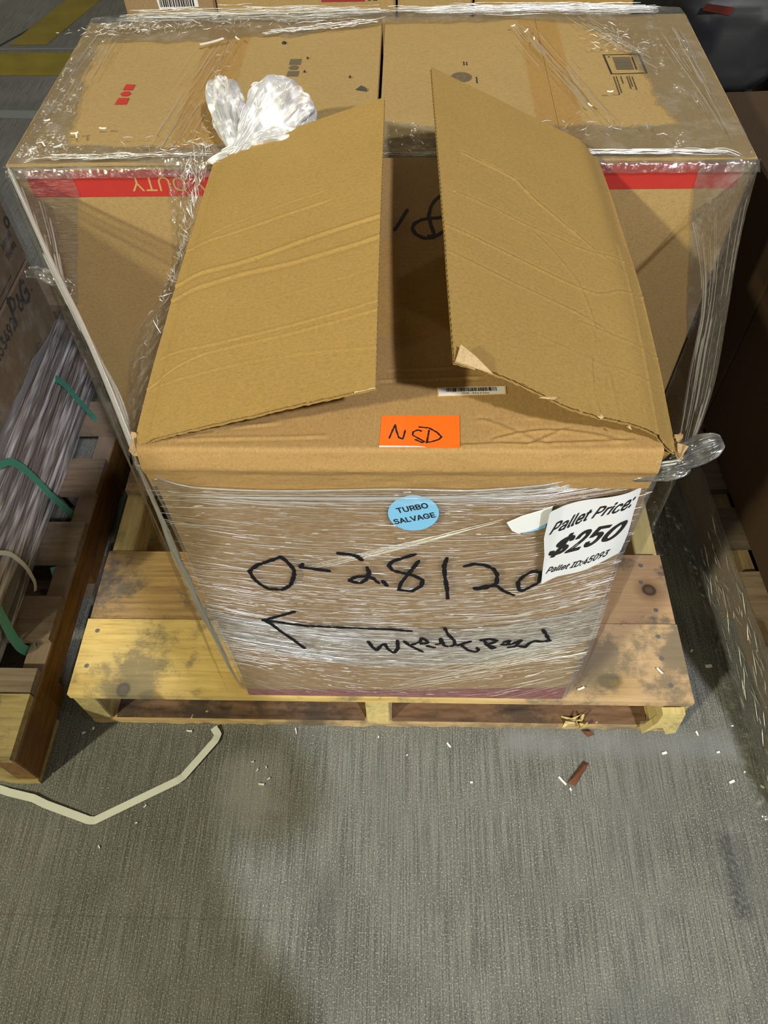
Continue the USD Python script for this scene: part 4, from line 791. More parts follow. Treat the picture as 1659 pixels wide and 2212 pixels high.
# crumpled knot of film behind the left flap
def crumple(c, size, seed, sub=4, amp=0.35, rot=0.0, tilt=0.0):
    m = trimesh.creation.icosphere(sub, 1.0); v = np.array(m.vertices); f1 = np.abs(fbm(v * 2.6, 4, seed) - 0.5) * 2; f2 = np.abs(fbm(v * 6.5, 3, seed + 5) - 0.5) * 2
    v = v * (1 - amp * f1 - 0.22 * f2)[:, None] * np.asarray(size)
    R = trimesh.transformations.euler_matrix(0, tilt, rot)[:3, :3]; return v @ R.T + c, m.faces
def lobe(a, b, r0, r1, n, seed, k=70, zmin=KZ1 + 0.004):
    """A pleated bunch of film from a (tight) to b (full)."""
    a, b = np.array(a, float), np.array(b, float); ax = (b - a) / np.linalg.norm(b - a); e1 = np.cross(ax, [0, 0, 1.0]); e1 /= np.linalg.norm(e1); e2 = np.cross(e1, ax)
    def fn(u, v):
        ph = v * 2 * PI; prof = np.sqrt(np.clip(u * (1.02 - u) * 4.2, 0, 1)) * (0.45 + 0.55 * u) ; prof = np.maximum(prof, 0.02) * (r0 + (r1 - r0) * u)
        c, s_ = np.cos(ph), np.sin(ph); w = fbm(np.stack([c * 1.6 + u * 1.3, s_ * 1.6, u * 2.2], 1), 4, seed)
        pl = np.abs(np.sin(n * 0.5 * ph + 7 * w + 2 * u)); rr = prof * (0.70 + 0.22 * pl + 0.55 * (w - 0.5))
        P = a + (b - a) * u[:, None] + (rr * c)[:, None] * e1 + (0.85 * rr * s_)[:, None] * e2; P[:, 2] = np.maximum(P[:, 2], zmin); return P
    return grid(fn, k, 150)
KN = [((-0.195, 0.492, 0.748), (-0.098, 0.588, 0.792), 0.030, 0.086, 17, 3), ((-0.180, 0.500, 0.750), (-0.222, 0.665, 0.775), 0.022, 0.044, 9, 8), ((-0.225, 0.512, 0.744), (-0.085, 0.515, 0.766), 0.024, 0.052, 11, 15)]
kn = obj('crumpled_knot', join(*[lobe(*q) for q in KN]), M['film_wad'], wr, smooth=60, label='crumpled white knot of film on the box top')
r = np.random.default_rng(51); L, R_ = [], []
for (qa, qb, r0, r1, n_, sd) in KN:
    P, _ = lobe(qa, qb, r0, r1, n_, sd); P = P.reshape(71, 151, 3)
    for k in range(90):
        j = r.integers(0, 150); i0 = r.integers(6, 60); i1 = min(70, i0 + r.integers(3, 14)); L.append(P[i0:i1:1, j] + [0, 0, 0.0012]); R_.append(r.choice([0.0004, 0.0007, 0.0011]))
obj('film_crease', tubes([l for l in L if len(l) > 2], [q for q, l in zip(R_, L) if len(l) > 2], 5), M['ridge'], wr, smooth=True, kind='stuff', label='glinting pleats of the crumpled knot')
# loose film that tumbles from the knot down behind and beside the left flap
CLo = smoothline([(-0.285, 0.519, 0.742), (-0.290, 0.515, 0.69), (-0.298, 0.508, 0.63), (-0.296, 0.47, 0.60), (-0.285, 0.36, 0.64), (-0.283, 0.30, 0.66), (-0.286, 0.26, 0.67), (-0.280, 0.20, 0.68), (-0.262, 0.13, 0.69), (-0.238, 0.04, 0.705)], 80)
CRo = smoothline([(-0.215, 0.525, 0.758), (-0.225, 0.515, 0.745), (-0.226, 0.505, 0.735), (-0.226, 0.46, 0.735), (-0.224, 0.36, 0.735), (-0.223, 0.30, 0.735), (-0.222, 0.26, 0.735), (-0.221, 0.20, 0.735), (-0.220, 0.13, 0.735), (-0.219, 0.04, 0.735)], 80)
def clump(u, v):
    i = u * 79; o = np.stack([np.interp(i, np.arange(80), CLo[:, k]) for k in range(3)], 1); q = np.stack([np.interp(i, np.arange(80), CRo[:, k]) for k in range(3)], 1)
    P = o + (q - o) * v[:, None]; a = np.clip(1.6 - 2.0 * u, 0.25, 1)
    n1 = np.abs(rough(np.stack([P[:, 0], P[:, 1], P[:, 2]], 1), 45, 4)) * 0.030 * a; P[:, 1] -= n1; P[:, 2] += 0.6 * n1 * (v < 0.9); P[:, 0] += 0.010 * a * rough(P, 60, 8); return P
obj('film_sheet', grid(clump, 160, 60), M['film_crush'], wr, smooth=25, label='crumpled film tumbling down beside the left flap')
r = np.random.default_rng(44); L, R_ = [], []
for k in range(200):
    u, w = r.beta(1.2, 3.0), r.beta(3.5, 1.3); i = u * 79; o = np.array([np.interp(i, np.arange(80), CLo[:, q]) for q in range(3)]); q = np.array([np.interp(i, np.arange(80), CRo[:, k2]) for k2 in range(3)])
    p = o + (q - o) * w + [0, -0.014, 0.008]; d = (CLo[min(79, int(i) + 3)] - CLo[int(i)]) * 0.6 + r.normal(0, 0.006, 3); d = d / (np.linalg.norm(d) + 1e-9) * r.uniform(0.004, 0.022); L.append(np.array([p - d / 2, p + r.normal(0, 0.001, 3), p + d / 2])); R_.append(r.uniform(0.0003, 0.0009))
obj('film_crease', tubes(L, R_, 5), M['ridge'], wr, smooth=True, kind='stuff')
# lump of gathered film at the front box's right corner, and a small loop low beside it
obj('crumpled_end', join(lobe((0.262, 0.006, 0.694), (0.345, 0.016, 0.742), 0.012, 0.024, 11, 22, 70, 0), lobe((0.250, 0.004, 0.700), (0.318, 0.002, 0.722), 0.010, 0.018, 9, 25, 70, 0)), M['film_lump'], wr, smooth=60, label='grey lump of gathered film at the right front corner')
B = bundle((0.20, 0.690), (0.306, 0.725), 0.006, 40, 27, 0.0, 0.006)
obj('film_crease', tubes(B, [0.0007] * len(B), 5), M['ridge'], wr, smooth=True, kind='stuff')
# twist of film that sticks out on the left
tw = smoothline([(-0.372, 0.300, 0.700), (-0.392, 0.312, 0.703), (-0.418, 0.326, 0.704), (-0.436, 0.333, 0.700)], 24)
obj('film_twist', tubes([tw, tw + [0.004, 0.004, 0.004], tw + [0.0, -0.004, -0.003]], [np.linspace(0.007, 0.004, 24), np.linspace(0.004, 0.002, 24), np.linspace(0.004, 0.002, 24)], 7), M['film_crush'], wr, smooth=True)

# ================================================================== price label, on its own slightly turned plane near the front box's right edge
LA = math.radians(10); LO = np.array([0.2065, -0.0080, 0.5178]); LX = np.array([math.cos(LA), math.sin(LA), 0]); LN = np.array([math.sin(LA), -math.cos(LA), 0])
def on_label(poly, depth, off, cell=0.008):
    v, f = va(poly if not hasattr(poly, 'area') or isinstance(poly, tuple) or hasattr(poly, 'faces') else flat_poly(poly, depth))
    tm = trimesh.Trimesh(v, f, process=False)
    if cell: tm = tm.subdivide_to_size(cell)
    v = np.array(tm.vertices); curl = 0.006 * np.clip((v[:, 0] - 0.060) / 0.03, 0, 2) ** 2 - 0.004 * np.clip((-v[:, 0]) / 0.02, 0, 1) + 0.0012 * np.sin(v[:, 0] * 90 + v[:, 1] * 40)
    return LO + v[:, :1] * LX + v[:, 1:2] * np.array([0, 0, 1]) + (v[:, 2] + off - curl)[:, None] * LN, tm.faces
pl_ = thing('price_label', 'white paper price label tucked at the open box\'s right front edge', 'label', tuple(LO))
lp_poly = Polygon([(0.0, -0.004), (-0.006, 0.06), (-0.0135, 0.10), (-0.0158, 0.148), (-0.0138, 0.152), (0.03, 0.157), (0.080, 0.1615), (0.082, 0.12), (0.0868, 0.075), (0.0885, 0.04), (0.0872, 0.034), (0.045, 0.016), (0.018, 0.007)])
obj('paper', on_label(lp_poly, 0.0003, 0.0), M['white_paper'], pl_, smooth=30)
def label_text(txt, x0, z0, x1, z1, h, bold, slant=0.12):
    """Text along the baseline (x0, z0)-(x1, z1) with letters h tall, upright edges leaning a little."""
    m = meshkit.text_mesh(txt, 0.02, 0.00015, bold); v = np.array(m.vertices); a, b = v[:, 0].min(), v[:, 0].max(); s = (v[:, 0] - a) / (b - a); k = v[:, 1] / 0.02 * h
    return np.stack([x0 + (x1 - x0) * s + slant * k, z0 + (z1 - z0) * s + k, v[:, 2]], 1), m.faces
obj('lettering', on_label(label_text('Pallet Price:', -0.0090, 0.1068, 0.0735, 0.1345, 0.0205, True, 0.22), 0, 0.0006, 0), M['ink'], pl_, label='printed words Pallet Price:')
obj('price', on_label(join(*[label_text('$250', -0.0030 + q, 0.0580, 0.0700 + q, 0.0745, 0.0355, True, 0.30) for q in (-0.0008, 0.0, 0.0008)]), 0, 0.0006, 0), M['ink'], pl_, label='bold printed price $250')
obj('lettering', on_label(label_text('Pallet ID:45093', 0.0022, 0.0185, 0.0700, 0.0385, 0.0130, True, 0.2), 0, 0.0006, 0), M['ink'], pl_, label='printed words Pallet ID:45093')
tp = Polygon([(0.153, 0.636), (0.160, 0.622), (0.167, 0.617), (0.180, 0.622), (0.196, 0.634), (0.197, 0.662), (0.185, 0.657), (0.168, 0.648)])
single('paper_scrap', 'torn white strip of paper curling out left of the price label', 'paper', front_flat(tp, 0.0012, 0.0062, 0.006), M['white_paper'], smooth=30)
single('paper_scrap', 'small light blue paper edge showing under the torn white strip', 'paper', front_flat(Polygon([(0.172, 0.6165), (0.195, 0.6245), (0.195, 0.6335), (0.181, 0.6220)]), 0.0004, 0.0064, 0.01), M['blue'])

# ================================================================== the wrapped load on the left pallet
def carton(name, label, x0, x1, y0, y1, z0, z1, mat, group=None):
    t = thing(name, label, 'box', ((x0 + x1) / 2, (y0 + y1) / 2, z0), group=group)
    obj('body', box(x0, x1, y0, y1, z0, z1, 0.004), mat, t); return t
LX_ = -0.641
ca = carton('carton', 'brown carton high on the left load with a line of small black print', -1.50, LX_, 0.06, 0.690, 0.472, 0.85, M['kraft_dull'])
cb = carton('carton', 'brown carton on the left load with two large black initials', -1.50, LX_ - 0.001, 0.06, 0.690, 0.305, 0.470, M['kraft_dull'])
cc = carton('carton', 'carton at the bottom of the left load under whitish film', -1.50, LX_ - 0.012, 0.06, 0.690, 0.130, 0.303, M['kraft_dark'])
def xplane(poly, depth, x):
    v, f = va(flat_poly(poly, depth) if hasattr(poly, 'area') and not hasattr(poly, 'faces') else poly); return np.stack([x + v[:, 2], v[:, 0], v[:, 1]], 1), f
# large initials drawn as heavy pen shapes (y, z)
def serif(lines, w): return unary_union([LineString(l).buffer(w_) for l, w_ in zip(lines, w)])
P_ = serif([[(0.560, 0.426), (0.572, 0.470)], [(0.566, 0.468), (0.580, 0.467), (0.588, 0.458), (0.582, 0.447), (0.568, 0.446)]], [0.0042, 0.0026])
A_ = serif([[(0.613, 0.434), (0.598, 0.449), (0.599, 0.456), (0.605, 0.455), (0.603, 0.446), (0.592, 0.440), (0.592, 0.430), (0.602, 0.428), (0.610, 0.441)]], [0.0020])
G_ = serif([[(0.640, 0.455), (0.633, 0.462), (0.622, 0.458), (0.614, 0.444), (0.616, 0.428), (0.628, 0.424), (0.638, 0.430), (0.638, 0.441), (0.629, 0.441)]], [0.0034])
logo = unary_union([P_, A_, G_, Point(0.652, 0.428).buffer(0.0022)])
obj('initials', xplane(logo, 0.0004, LX_ + 0.0002), M['print_black'], cb, label='large black initials P&G')
tx = meshkit.text_mesh('21153492', 0.020, 0.0003, True); v = np.array(tx.vertices); v = np.stack([0.425 + v[:, 0] / v[:, 0].max() * 0.133, 0.424 + v[:, 1] * 1.1, v[:, 2]], 1)
obj('number', xplane((v, tx.faces), 0, LX_ + 0.0002), M['print_black'], cb, label='printed number 21153492')
st_ = [Point(0.582, 0.340).buffer(0.018).difference(Point(0.582, 0.340).buffer(0.0165)), Point(0.582, 0.340).buffer(0.012).difference(Point(0.582, 0.340).buffer(0.008))] + [rect(0.572, 0.592, 0.333 + k * 0.005, 0.335 + k * 0.005) for k in range(3)] + [rect(0.580, 0.584, 0.323, 0.357)]
obj('printed_stamp', xplane(unary_union(st_), 0.0003, LX_ + 0.0002), M['print_gray'], cb)
S = []
for k, (yy, ww) in enumerate(zip(np.linspace(0.628, 0.668, 9), [0.003, 0.0036] * 5)): S.append(rect(yy, yy + ww, 0.507 + 0.002 * (k % 2), 0.519 - 0.001 * (k % 3)))
for k, (yy, ww) in enumerate(zip(np.linspace(0.628, 0.668, 9), [0.0036, 0.003] * 5)): S.append(rect(yy, yy + ww, 0.527 + 0.001 * (k % 2), 0.538 - 0.001 * (k % 2)))
S.append(rect(0.50, 0.615, 0.4865, 0.4885)); S.append(Point(0.676, 0.550).buffer(0.010).difference(Point(0.676, 0.550).buffer(0.005)))
obj('small_print', xplane(unary_union(S), 0.0003, LX_ + 0.0002), M['print_black'], ca, label='two rows of small black print')
for nm_, (ya, yb) in (('nearest', (-0.05, 0.55)), ('farther', (0.56, 1.10))): carton('carton', 'unseen tall carton added at the far left to block lamp light, %s one' % nm_, -2.80, -1.75, ya, yb, 0.001, 1.75, M['kraft_dull'])  # unseen cartons, added to keep the left lamp off the far floor
lw = thing('stretch_wrap', 'whitish film wound round the bottom of the left load', 'plastic wrap', (-1.0, 0.35, 0.13))
def lsheet(u, v):
    y = 0.045 + 0.66 * u; z = 0.131 + (0.345 + 0.03 * (1 - u) - 0.131 + 0.012 * rough(np.stack([u, 0 * u, 0 * u], 1), 8, 3)) * v
    return np.stack([LX_ + 0.006 + 0.006 * np.sin(PI * np.clip(v, 0, 1)) + 0.010 * rough(np.stack([y * 0.08, z, 0 * z], 1), 70, 5), y, z], 1)
obj('film_sheet', grid(lsheet, 60, 120), M['film_load'], lw, smooth=True)
def lfront(u, v): return np.stack([LX_ + 0.006 - 0.86 * u, 0.046 + 0.006 * rough(np.stack([u * 2, v, 0 * u], 1), 20, 4), 0.131 + 0.24 * v], 1)
obj('film_sheet', grid(lfront, 40, 30), M['film_milky'], lw, smooth=True)
def lhigh(u, v): y = 0.05 + 0.645 * u; z = 0.33 + 0.55 * v; return np.stack([LX_ + 0.003 + 0.003 * rough(np.stack([y, z, 0 * z], 1), 14, 9), y, z], 1)
obj('film_sheet', grid(lhigh, 30, 30), M['film_top'], lw, smooth=True)
r = np.random.default_rng(77); L, R_ = [], []
for k in range(70):
    y = r.uniform(0.08, 0.66); z = r.uniform(0.15, 0.34); ln = r.uniform(0.02, 0.15); ys = np.clip(y + np.linspace(-0.5, 0.5, 6) * ln, 0.05, 0.69); L.append(np.stack([np.full(6, LX_ + 0.0165), ys, z + (ys - y) * 0.10], 1)); R_.append(r.choice([0.0004, 0.0007, 0.0011]))
obj('film_crease', tubes(L, R_, 5), M['ridge_faint'], lw, smooth=True, kind='stuff')
X = LX_ + 0.021; gs = [('green plastic strap round the left load, farthest back', [(X, 0.555, 0.300), (X, 0.575, 0.262), (X + 0.003, 0.590, 0.198), (X + 0.006, 0.603, 0.145), (X + 0.012, 0.610, 0.095)], 0.013),
      ('green plastic strap round the left load, middle one', [(X, 0.300, 0.352), (X, 0.330, 0.325), (X + 0.001, 0.353, 0.255), (X + 0.004, 0.362, 0.190), (X + 0.008, 0.372, 0.135), (X + 0.012, 0.378, 0.095)], 0.013)]
for lab, p, w in gs: single('strap', lab, 'strap', ribbon(smoothline(p, 30), w, (1, 0, 0), 0.0012), M['green_strap'], smooth=30)
single('strap', 'green plastic strap looping under the nearest gap of the left pallet', 'strap', join(ribbon(smoothline([(-0.626, 0.118, 0.235), (-0.624, 0.105, 0.180), (-0.620, 0.092, 0.142), (-0.613, 0.085, 0.118), (-0.606, 0.088, 0.100)], 30), 0.017, (0.9, -0.2, 0.3), 0.0012), ribbon([(-0.606, 0.088, 0.100), (-0.598, 0.092, 0.108), (-0.594, 0.0935, 0.112)], 0.015, (0, -0.2, 1), 0.0012)), M['green_strap'], smooth=30)
single('strap', 'narrow green strap seen down a gap of the left pallet', 'strap', ribbon([(-0.610, 0.252, 0.1125), (-0.606, 0.225, 0.07), (-0.606, 0.195, 0.03)], 0.010, (0.3, -0.3, 0.9), 0.001), M['green_strap'])
single('strap', 'white plastic strap hanging on the left load', 'strap', ribbon(smoothline([(X, 0.185, 0.268), (X + 0.003, 0.201, 0.234), (X + 0.006, 0.205, 0.191), (X + 0.006, 0.200, 0.150), (X + 0.004, 0.190, 0.134)], 24), 0.008, (1, 0, 0), 0.001), M['white_strap'])

# ================================================================== the load on the right pallet, in deep shade
RC, RS = math.cos(RZ), math.sin(RZ)
def rturn(m):
    v, f = va(m); p = v - [0.672, -0.17, 0]; return np.stack([RC * p[:, 0] - RS * p[:, 1] + 0.672, RS * p[:, 0] + RC * p[:, 1] - 0.17, v[:, 2]], 1), f
def rcarton(label, y0, y1, z0, z1, mat, x0=0.693):
    o = rturn((np.array([[(x0 + 1.55) / 2, (y0 + y1) / 2, z0]]), np.array([[0, 0, 0]])))[0][0]
    t = thing('carton', label, 'box', tuple(o), RZ); obj('body', rturn(box(x0, 1.55, y0, y1, z0, z1, 0.004)), mat, t); return t
M['kraft_shade'] = cardboard('kraft_shaded', (0.050, 0.028, 0.014), 'y')  # brown board darkened so its colour holds the shade on the right load
rcarton('brown carton at the right edge, coloured dark for shade, nearest of the right load', -0.155, 0.60, 0.131, 0.560, M['kraft_shade'])
rcarton('brown carton at the right edge, coloured dark for shade, behind the nearest one', 0.605, 1.03, 0.131, 0.585, M['kraft_shade'])
pw = thing('stretch_wrap', 'loose film wrapped round the right pallet and trailing on the floor', 'plastic wrap', (0.66, 0.2, 0.0))
def rsheet(u, v):
    y = -0.165 + 0.75 * u; z = 0.004 + 0.128 * v; x = 0.6605 - 0.012 * (1 - v) ** 2 - 0.006 * rough(np.stack([y, z, 0 * y], 1), 24, 5) - 0.002; P = np.stack([x, y, z], 1); return rturn((P, np.zeros((1, 3), int)))[0]
obj('film_sheet', grid(rsheet, 150, 30), M['film_front'], pw, smooth=True)
def rfloor(u, v):
    y = -0.16 + 0.78 * u; w = 0.014 + 0.018 * (1 + np.sin(u * 9)) * 0.6 + 0.010 * rough(np.stack([u, 0 * u, 0 * u], 1), 9, 2); x = 0.652 - w * v; z = 0.002 + 0.010 * np.abs(rough(np.stack([x, y, 0 * x], 1), 60, 5)); P = np.stack([x, y, z], 1); return rturn((P, np.zeros((1, 3), int)))[0]
obj('film_sheet', grid(rfloor, 200, 24), M['film_crush'], pw, smooth=25, label='crinkled film trailing on the floor')
r = np.random.default_rng(31); L, R_ = [], []
for k in range(120):
    y = r.uniform(-0.1, 0.36); z = r.uniform(0.01, 0.125); ln = r.uniform(0.004, 0.04); ys = y + np.linspace(-0.5, 0.5, 4) * ln; L.append(rturn((np.stack([np.full(4, 0.6535 - 0.006 * (1 - z / 0.13)), ys, z + (ys - y) * r.normal(0, 0.3)], 1), np.zeros((1, 3), int)))[0]); R_.append(r.choice([0.0004, 0.0006, 0.0009]))
obj('film_crease', tubes(L, R_, 5), M['ridge'], pw, smooth=True, kind='stuff')
def heap(c, sx, sy, sz, seed): 
    def fn(u, v): x = c[0] + (u - 0.5) * sx; y = c[1] + (v - 0.5) * sy; e = np.clip(1 - ((u - 0.5) ** 2 + (v - 0.5) ** 2) * 4, 0, 1); return np.stack([x + 0.02 * rough(np.stack([x, y, 0 * x], 1), 20, seed), y + 0.02 * rough(np.stack([x, y, 0 * x], 1), 20, seed + 1), 0.002 + sz * np.sqrt(e) * (0.35 + 1.3 * np.abs(rough(np.stack([x, y, 0 * x], 1), 30, seed + 2)))], 1)
    return grid(fn, 50, 50)
single('film_scrap', 'crumpled dark scrap of film on the floor between middle and right pallets', 'plastic wrap', heap((0.556, 0.46, 0), 0.06, 0.20, 0.03, 4), M['film_crush'], smooth=25)

# ================================================================== what stands behind
for lab, x0, x1, z1, mat in (('grey-brown carton behind, leftmost, with a white barcode label', -0.515, -0.335, 1.05, M['kraft_dull']), ('tan carton behind the middle pallet with a red stripe', -0.332, 0.020, 1.10, M['kraft_back']), ('tan carton behind the middle pallet, right of the red-striped one', 0.024, 0.170, 1.0, M['kraft_back']), ('brown carton behind the middle pallet, rightmost', 0.174, 0.482, 1.08, M['kraft_flap'])):
    t = carton('carton', lab, x0, x1, 1.20, 1.62, 0.130, z1, mat)
    if 'barcode' in lab:
        o = obj('label', yplane(Polygon([(-0.461, 0.82), (-0.368, 0.82), (-0.368, 0.679), (-0.447, 0.675)]), 0.0005, 1.20), M['label_white'], t, label='white barcode label')
        S, x, rb = [], -0.444, random.Random(3)
        while x < -0.378: 
            w = rb.choice([0.0012, 0.002, 0.003]); S.append(rect(x, x + w, 0.680, 0.692)); x += w + rb.choice([0.0012, 0.002])
        obj('barcode', yplane(unary_union(S), 0.0003, 1.1994), M['print_black'], o)
    if 'red stripe' in lab:
        obj('printed_band', yplane(rect(-0.125, -0.040, 0.6835, 0.72), 0.0004, 1.20), M['dark_red'], t, label='dark red printed stripe')
        obj('small_print', yplane(unary_union([rect(-0.034, -0.028, 0.6845, 0.688), rect(-0.024, -0.016, 0.6845, 0.688)]), 0.0003, 1.20), M['print_black'], t)
def bp_build():
    t = thing('pallet', 'pallet behind, under the row of tan cartons', 'pallet', (0, 1.17, 0))
    for xs in (-0.52, -0.03, 0.46): obj('stringer', box(xs, xs + 0.04, 1.172, 1.66, 0.016, 0.112, 0.002), M['stringer_pale'], t)
    for a in (1.17, 1.30, 1.43, 1.56): obj('deck_board', box(-0.52, 0.50, a, a + 0.10, 0.1125, 0.1295, 0.002), gb, t)
    for a in (1.17, 1.56): obj('bottom_board', box(-0.52, 0.50, a, a + 0.10, 0.001, 0.0155, 0.002), gb, t)
bp_build()
def sack(c, size, seed, rz=0):
    m = trimesh.creation.icosphere(4, 1.0); v = np.array(m.vertices); v = np.sign(v) * np.abs(v) ** 0.55; v *= (1 + 0.10 * (fbm(v * 3, 3, seed) - 0.5))[:, None]
    v = v * np.asarray(size) / 2; c_, s_ = math.cos(rz), math.sin(rz); v = np.stack([c_ * v[:, 0] - s_ * v[:, 1], s_ * v[:, 0] + c_ * v[:, 1], v[:, 2]], 1); return v + c, m.faces
M['shaded_gray_bag'] = plain('shaded_gray_bag', (0.022, 0.023, 0.027), 0.5, 0.4, 0.2, 8); M['green_wrap'] = plain('green_wrap', (0.012, 0.016, 0.005), 0.35, 0.5, 0.7, 9); M['dull_red'] = plain('dull_red_label', (0.09, 0.014, 0.009), 0.6, 0.3, 0.2); M['blue_print'] = plain('blue_print', (0.04, 0.05, 0.12), 0.6)  # sack and bale colours near-black: the shade back there is painted in
gbg = thing('sack', 'grey sack with a dull red label behind the right load', 'sack', (0.83, 1.80, 0.305))
obj('bag', sack((0.83, 1.80, 0.455), (0.34, 0.56, 0.30), 3), M['shaded_gray_bag'], gbg, smooth=True)
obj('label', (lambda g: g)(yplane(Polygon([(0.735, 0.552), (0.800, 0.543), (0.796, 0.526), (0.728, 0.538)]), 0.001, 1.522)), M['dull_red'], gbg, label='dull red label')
gb2 = single('sack', 'grey sack with blue print lying under the red-labelled one', 'sack', sack((0.83, 1.78, 0.209), (0.36, 0.56, 0.18), 5), M['shaded_gray_bag'], smooth=True)
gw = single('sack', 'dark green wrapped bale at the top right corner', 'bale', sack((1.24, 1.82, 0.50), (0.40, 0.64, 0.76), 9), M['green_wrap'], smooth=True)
sp_ = thing('pallet', 'pallet in the dark behind the right load, under sacks', 'pallet', (1.0, 1.45, 0))
for xs in (0.62, 1.0, 1.42): obj('stringer', box(xs, xs + 0.04, 1.46, 2.15, 0.016, 0.095, 0.002), M['stringer_pale'], sp_)
for a in (1.45, 1.63, 1.81, 1.99): obj('deck_board', box(0.62, 1.46, a, a + 0.13, 0.0955, 0.112, 0.002), gb, sp_)
for a in (1.45, 1.99): obj('bottom_board', box(0.62, 1.46, a, a + 0.13, 0.001, 0.0155, 0.002), gb, sp_)

# ================================================================== loose things
sp = [(-0.72, -0.125), (-0.640, -0.118), (-0.621, -0.1235), (-0.575, -0.133), (-0.552, -0.142), (-0.474, -0.1655), (-0.464, -0.1660), (-0.337, -0.100), (-0.329, -0.093), (-0.284, -0.031), (-0.281, -0.020), (-0.290, -0.009)]
zz = [0.001, 0.001, 0.002, 0.004, 0.003, 0.002, 0.0015, 0.004, 0.003, 0.004, 0.003, 0.006]
pts = np.c_[np.array(sp), zz]; pp = np.vstack([np.linspace(a, b, 6)[:-1] for a, b in zip(pts[:-1], pts[1:])] + [pts[-1:]])
single('strap', 'white plastic strap lying in a loop on the floor by the left pallet', 'strap', ribbon(pp, 0.0125, (0, 0, 1), 0.0009), M['white_strap'])
rs = np.random.default_rng(21)
def shred(x, y, z, ln, w, a, label, group, mat='white_shred', t=0.0012):
    k = np.linspace(-0.5, 0.5, 5); p = np.stack([x + k * ln * math.cos(a), y + k * ln * math.sin(a), z + 0.0008 * (k * 2) ** 2 + 0 * k], 1)
    return single('paper_shred', label, 'shred', ribbon(p, w, (0, 0, 1), t), M[mat], group=group)
G1 = 'white shreds on the floor'; lab1 = 'small white paper shred lying on the concrete floor'
SL = {0: 'longest white shred, beside the reddish brown bark chip', 1: 'short white shred just in front of the longest one', 2: 'white shred on the floor right of centre, near the pallet front', 3: 'thin white shred under the pallet\'s middle stringer, left side', 4: 'white shred lying flat at the edge of the pale floor spot', 6: 'white shred close to the pallet front above the strap\'s end', 7: 'white shred on the floor off the pallet\'s right front corner', 8: 'white shred on the smooth grey patch of floor', 10: 'white shred at the far right edge of the floor', 11: 'white tuft on the floor right of the smooth grey patch', 16: 'largest white shred in the dark aisle right of the pallet', 15: 'tiny white shred in the middle of the left floor shadow', 13: 'tiny white shred just below the strap\'s right arm'}
for q_, (x, y, ln, w, a) in enumerate([(0.310, -0.089, 0.017, 0.0032, -0.85), (0.322, -0.103, 0.005, 0.003, -1.2), (0.122, -0.032, 0.010, 0.003, -0.9), (-0.145, -0.011, 0.011, 0.002, -1.3), (-0.195, -0.103, 0.010, 0.003, -0.1), (-0.184, -0.094, 0.006, 0.002, 0.6), (-0.333, -0.014, 0.010, 0.003, -0.1), (0.551, -0.005, 0.008, 0.003, -1.3), (0.488, -0.040, 0.009, 0.004, 0.3), (0.579, -0.037, 0.006, 0.003, 0.2), (0.638, -0.093, 0.006, 0.003, -0.7), (0.590, -0.086, 0.010, 0.004, 0.4), (0.158, -0.094, 0.005, 0.003, 0), (-0.385, -0.142, 0.006, 0.002, 0.9), (-0.394, -0.168, 0.004, 0.002, 0.2), (-0.446, -0.206, 0.006, 0.002, -0.9), (0.599, 0.120, 0.012, 0.006, 0.1), (0.575, 0.150, 0.006, 0.003, 0.9), (-0.205, -0.080, 0.006, 0.002, 1.0), (-0.215, -0.066, 0.005, 0.002, 0.3), (-0.19, -0.075, 0.004, 0.002, 2.0), (0.05, -0.05, 0.003, 0.002, 0.0), (0.0, -0.02, 0.004, 0.002, 1.4), (0.615, -0.07, 0.004, 0.003, 1), (-0.52, -0.02, 0.006, 0.003, 0.4), (-0.505, -0.012, 0.005, 0.003, 1.4)]):
    shred(x, y, 0.0006, ln, w, a, SL.get(q_, lab1), None if q_ in SL else G1)
G2 = 'white shreds on the wrapped box tops'; SL2 = {3: 'white shred on film at the far left of the wrapped box tops', 7: 'white shred on the left box top, right of the pale splinter', 8: 'white shred near the back end of the right box top\'s tape', 10: 'white shred low beside the right box top\'s tape', 11: 'white shred on the right box top below the framed barcode'}
lab2 = 'tiny white paper shred lying on the film over the box tops'
for q_, (x, y) in enumerate([(-0.426, 0.589), (-0.431, 0.597), (-0.393, 0.61), (-0.482, 0.635), (-0.467, 0.567), (-0.48, 0.549), (-0.445, 0.562), (-0.238, 0.898), (0.22, 0.93), (0.24, 0.91), (0.31, 0.66), (0.345, 0.70), (0.25, 0.88)]):
    shred(x, y, KZ1 + 0.0095, rs.uniform(0.006, 0.013), 0.0022, rs.uniform(0, PI), SL2.get(q_, lab2), None if q_ in SL2 else G2)
shred(-0.279, 0.887, KZ1 + 0.0095, 0.042, 0.0048, 0.55, 'long thin pale wood splinter on the left wrapped box top', None, 'label_white')
for (x, y, a) in ((0.462, 0.052, -0.9), (0.33, 0.02, 0.4)): shred(x, y, 0.1315, 0.012, 0.003, a, 'white shred lying on the middle pallet\'s deck' if a < 0 else 'pale chip on the front edge of the middle pallet\'s deck', None)
bk = Manifold.hull_points(np.array([(0.318, -0.092, 0.001), (0.330, -0.098, 0.001), (0.358, -0.060, 0.001), (0.349, -0.055, 0.001), (0.324, -0.088, 0.006), (0.348, -0.064, 0.006), (0.338, -0.078, 0.007)]))
single('bark_chip', 'reddish brown chip of bark on the floor in front of the pallet', 'wood chip', bk, M['bark_chip'])
single('bark_chip', 'small dark chip of bark at the foot of the pallet\'s front', 'wood chip', Manifold.hull_points(np.array([(0.352, -0.002, 0.001), (0.362, -0.014, 0.001), (0.374, -0.010, 0.001), (0.366, 0.0, 0.001), (0.358, -0.006, 0.008), (0.368, -0.007, 0.007)])), M['bark_chip'])
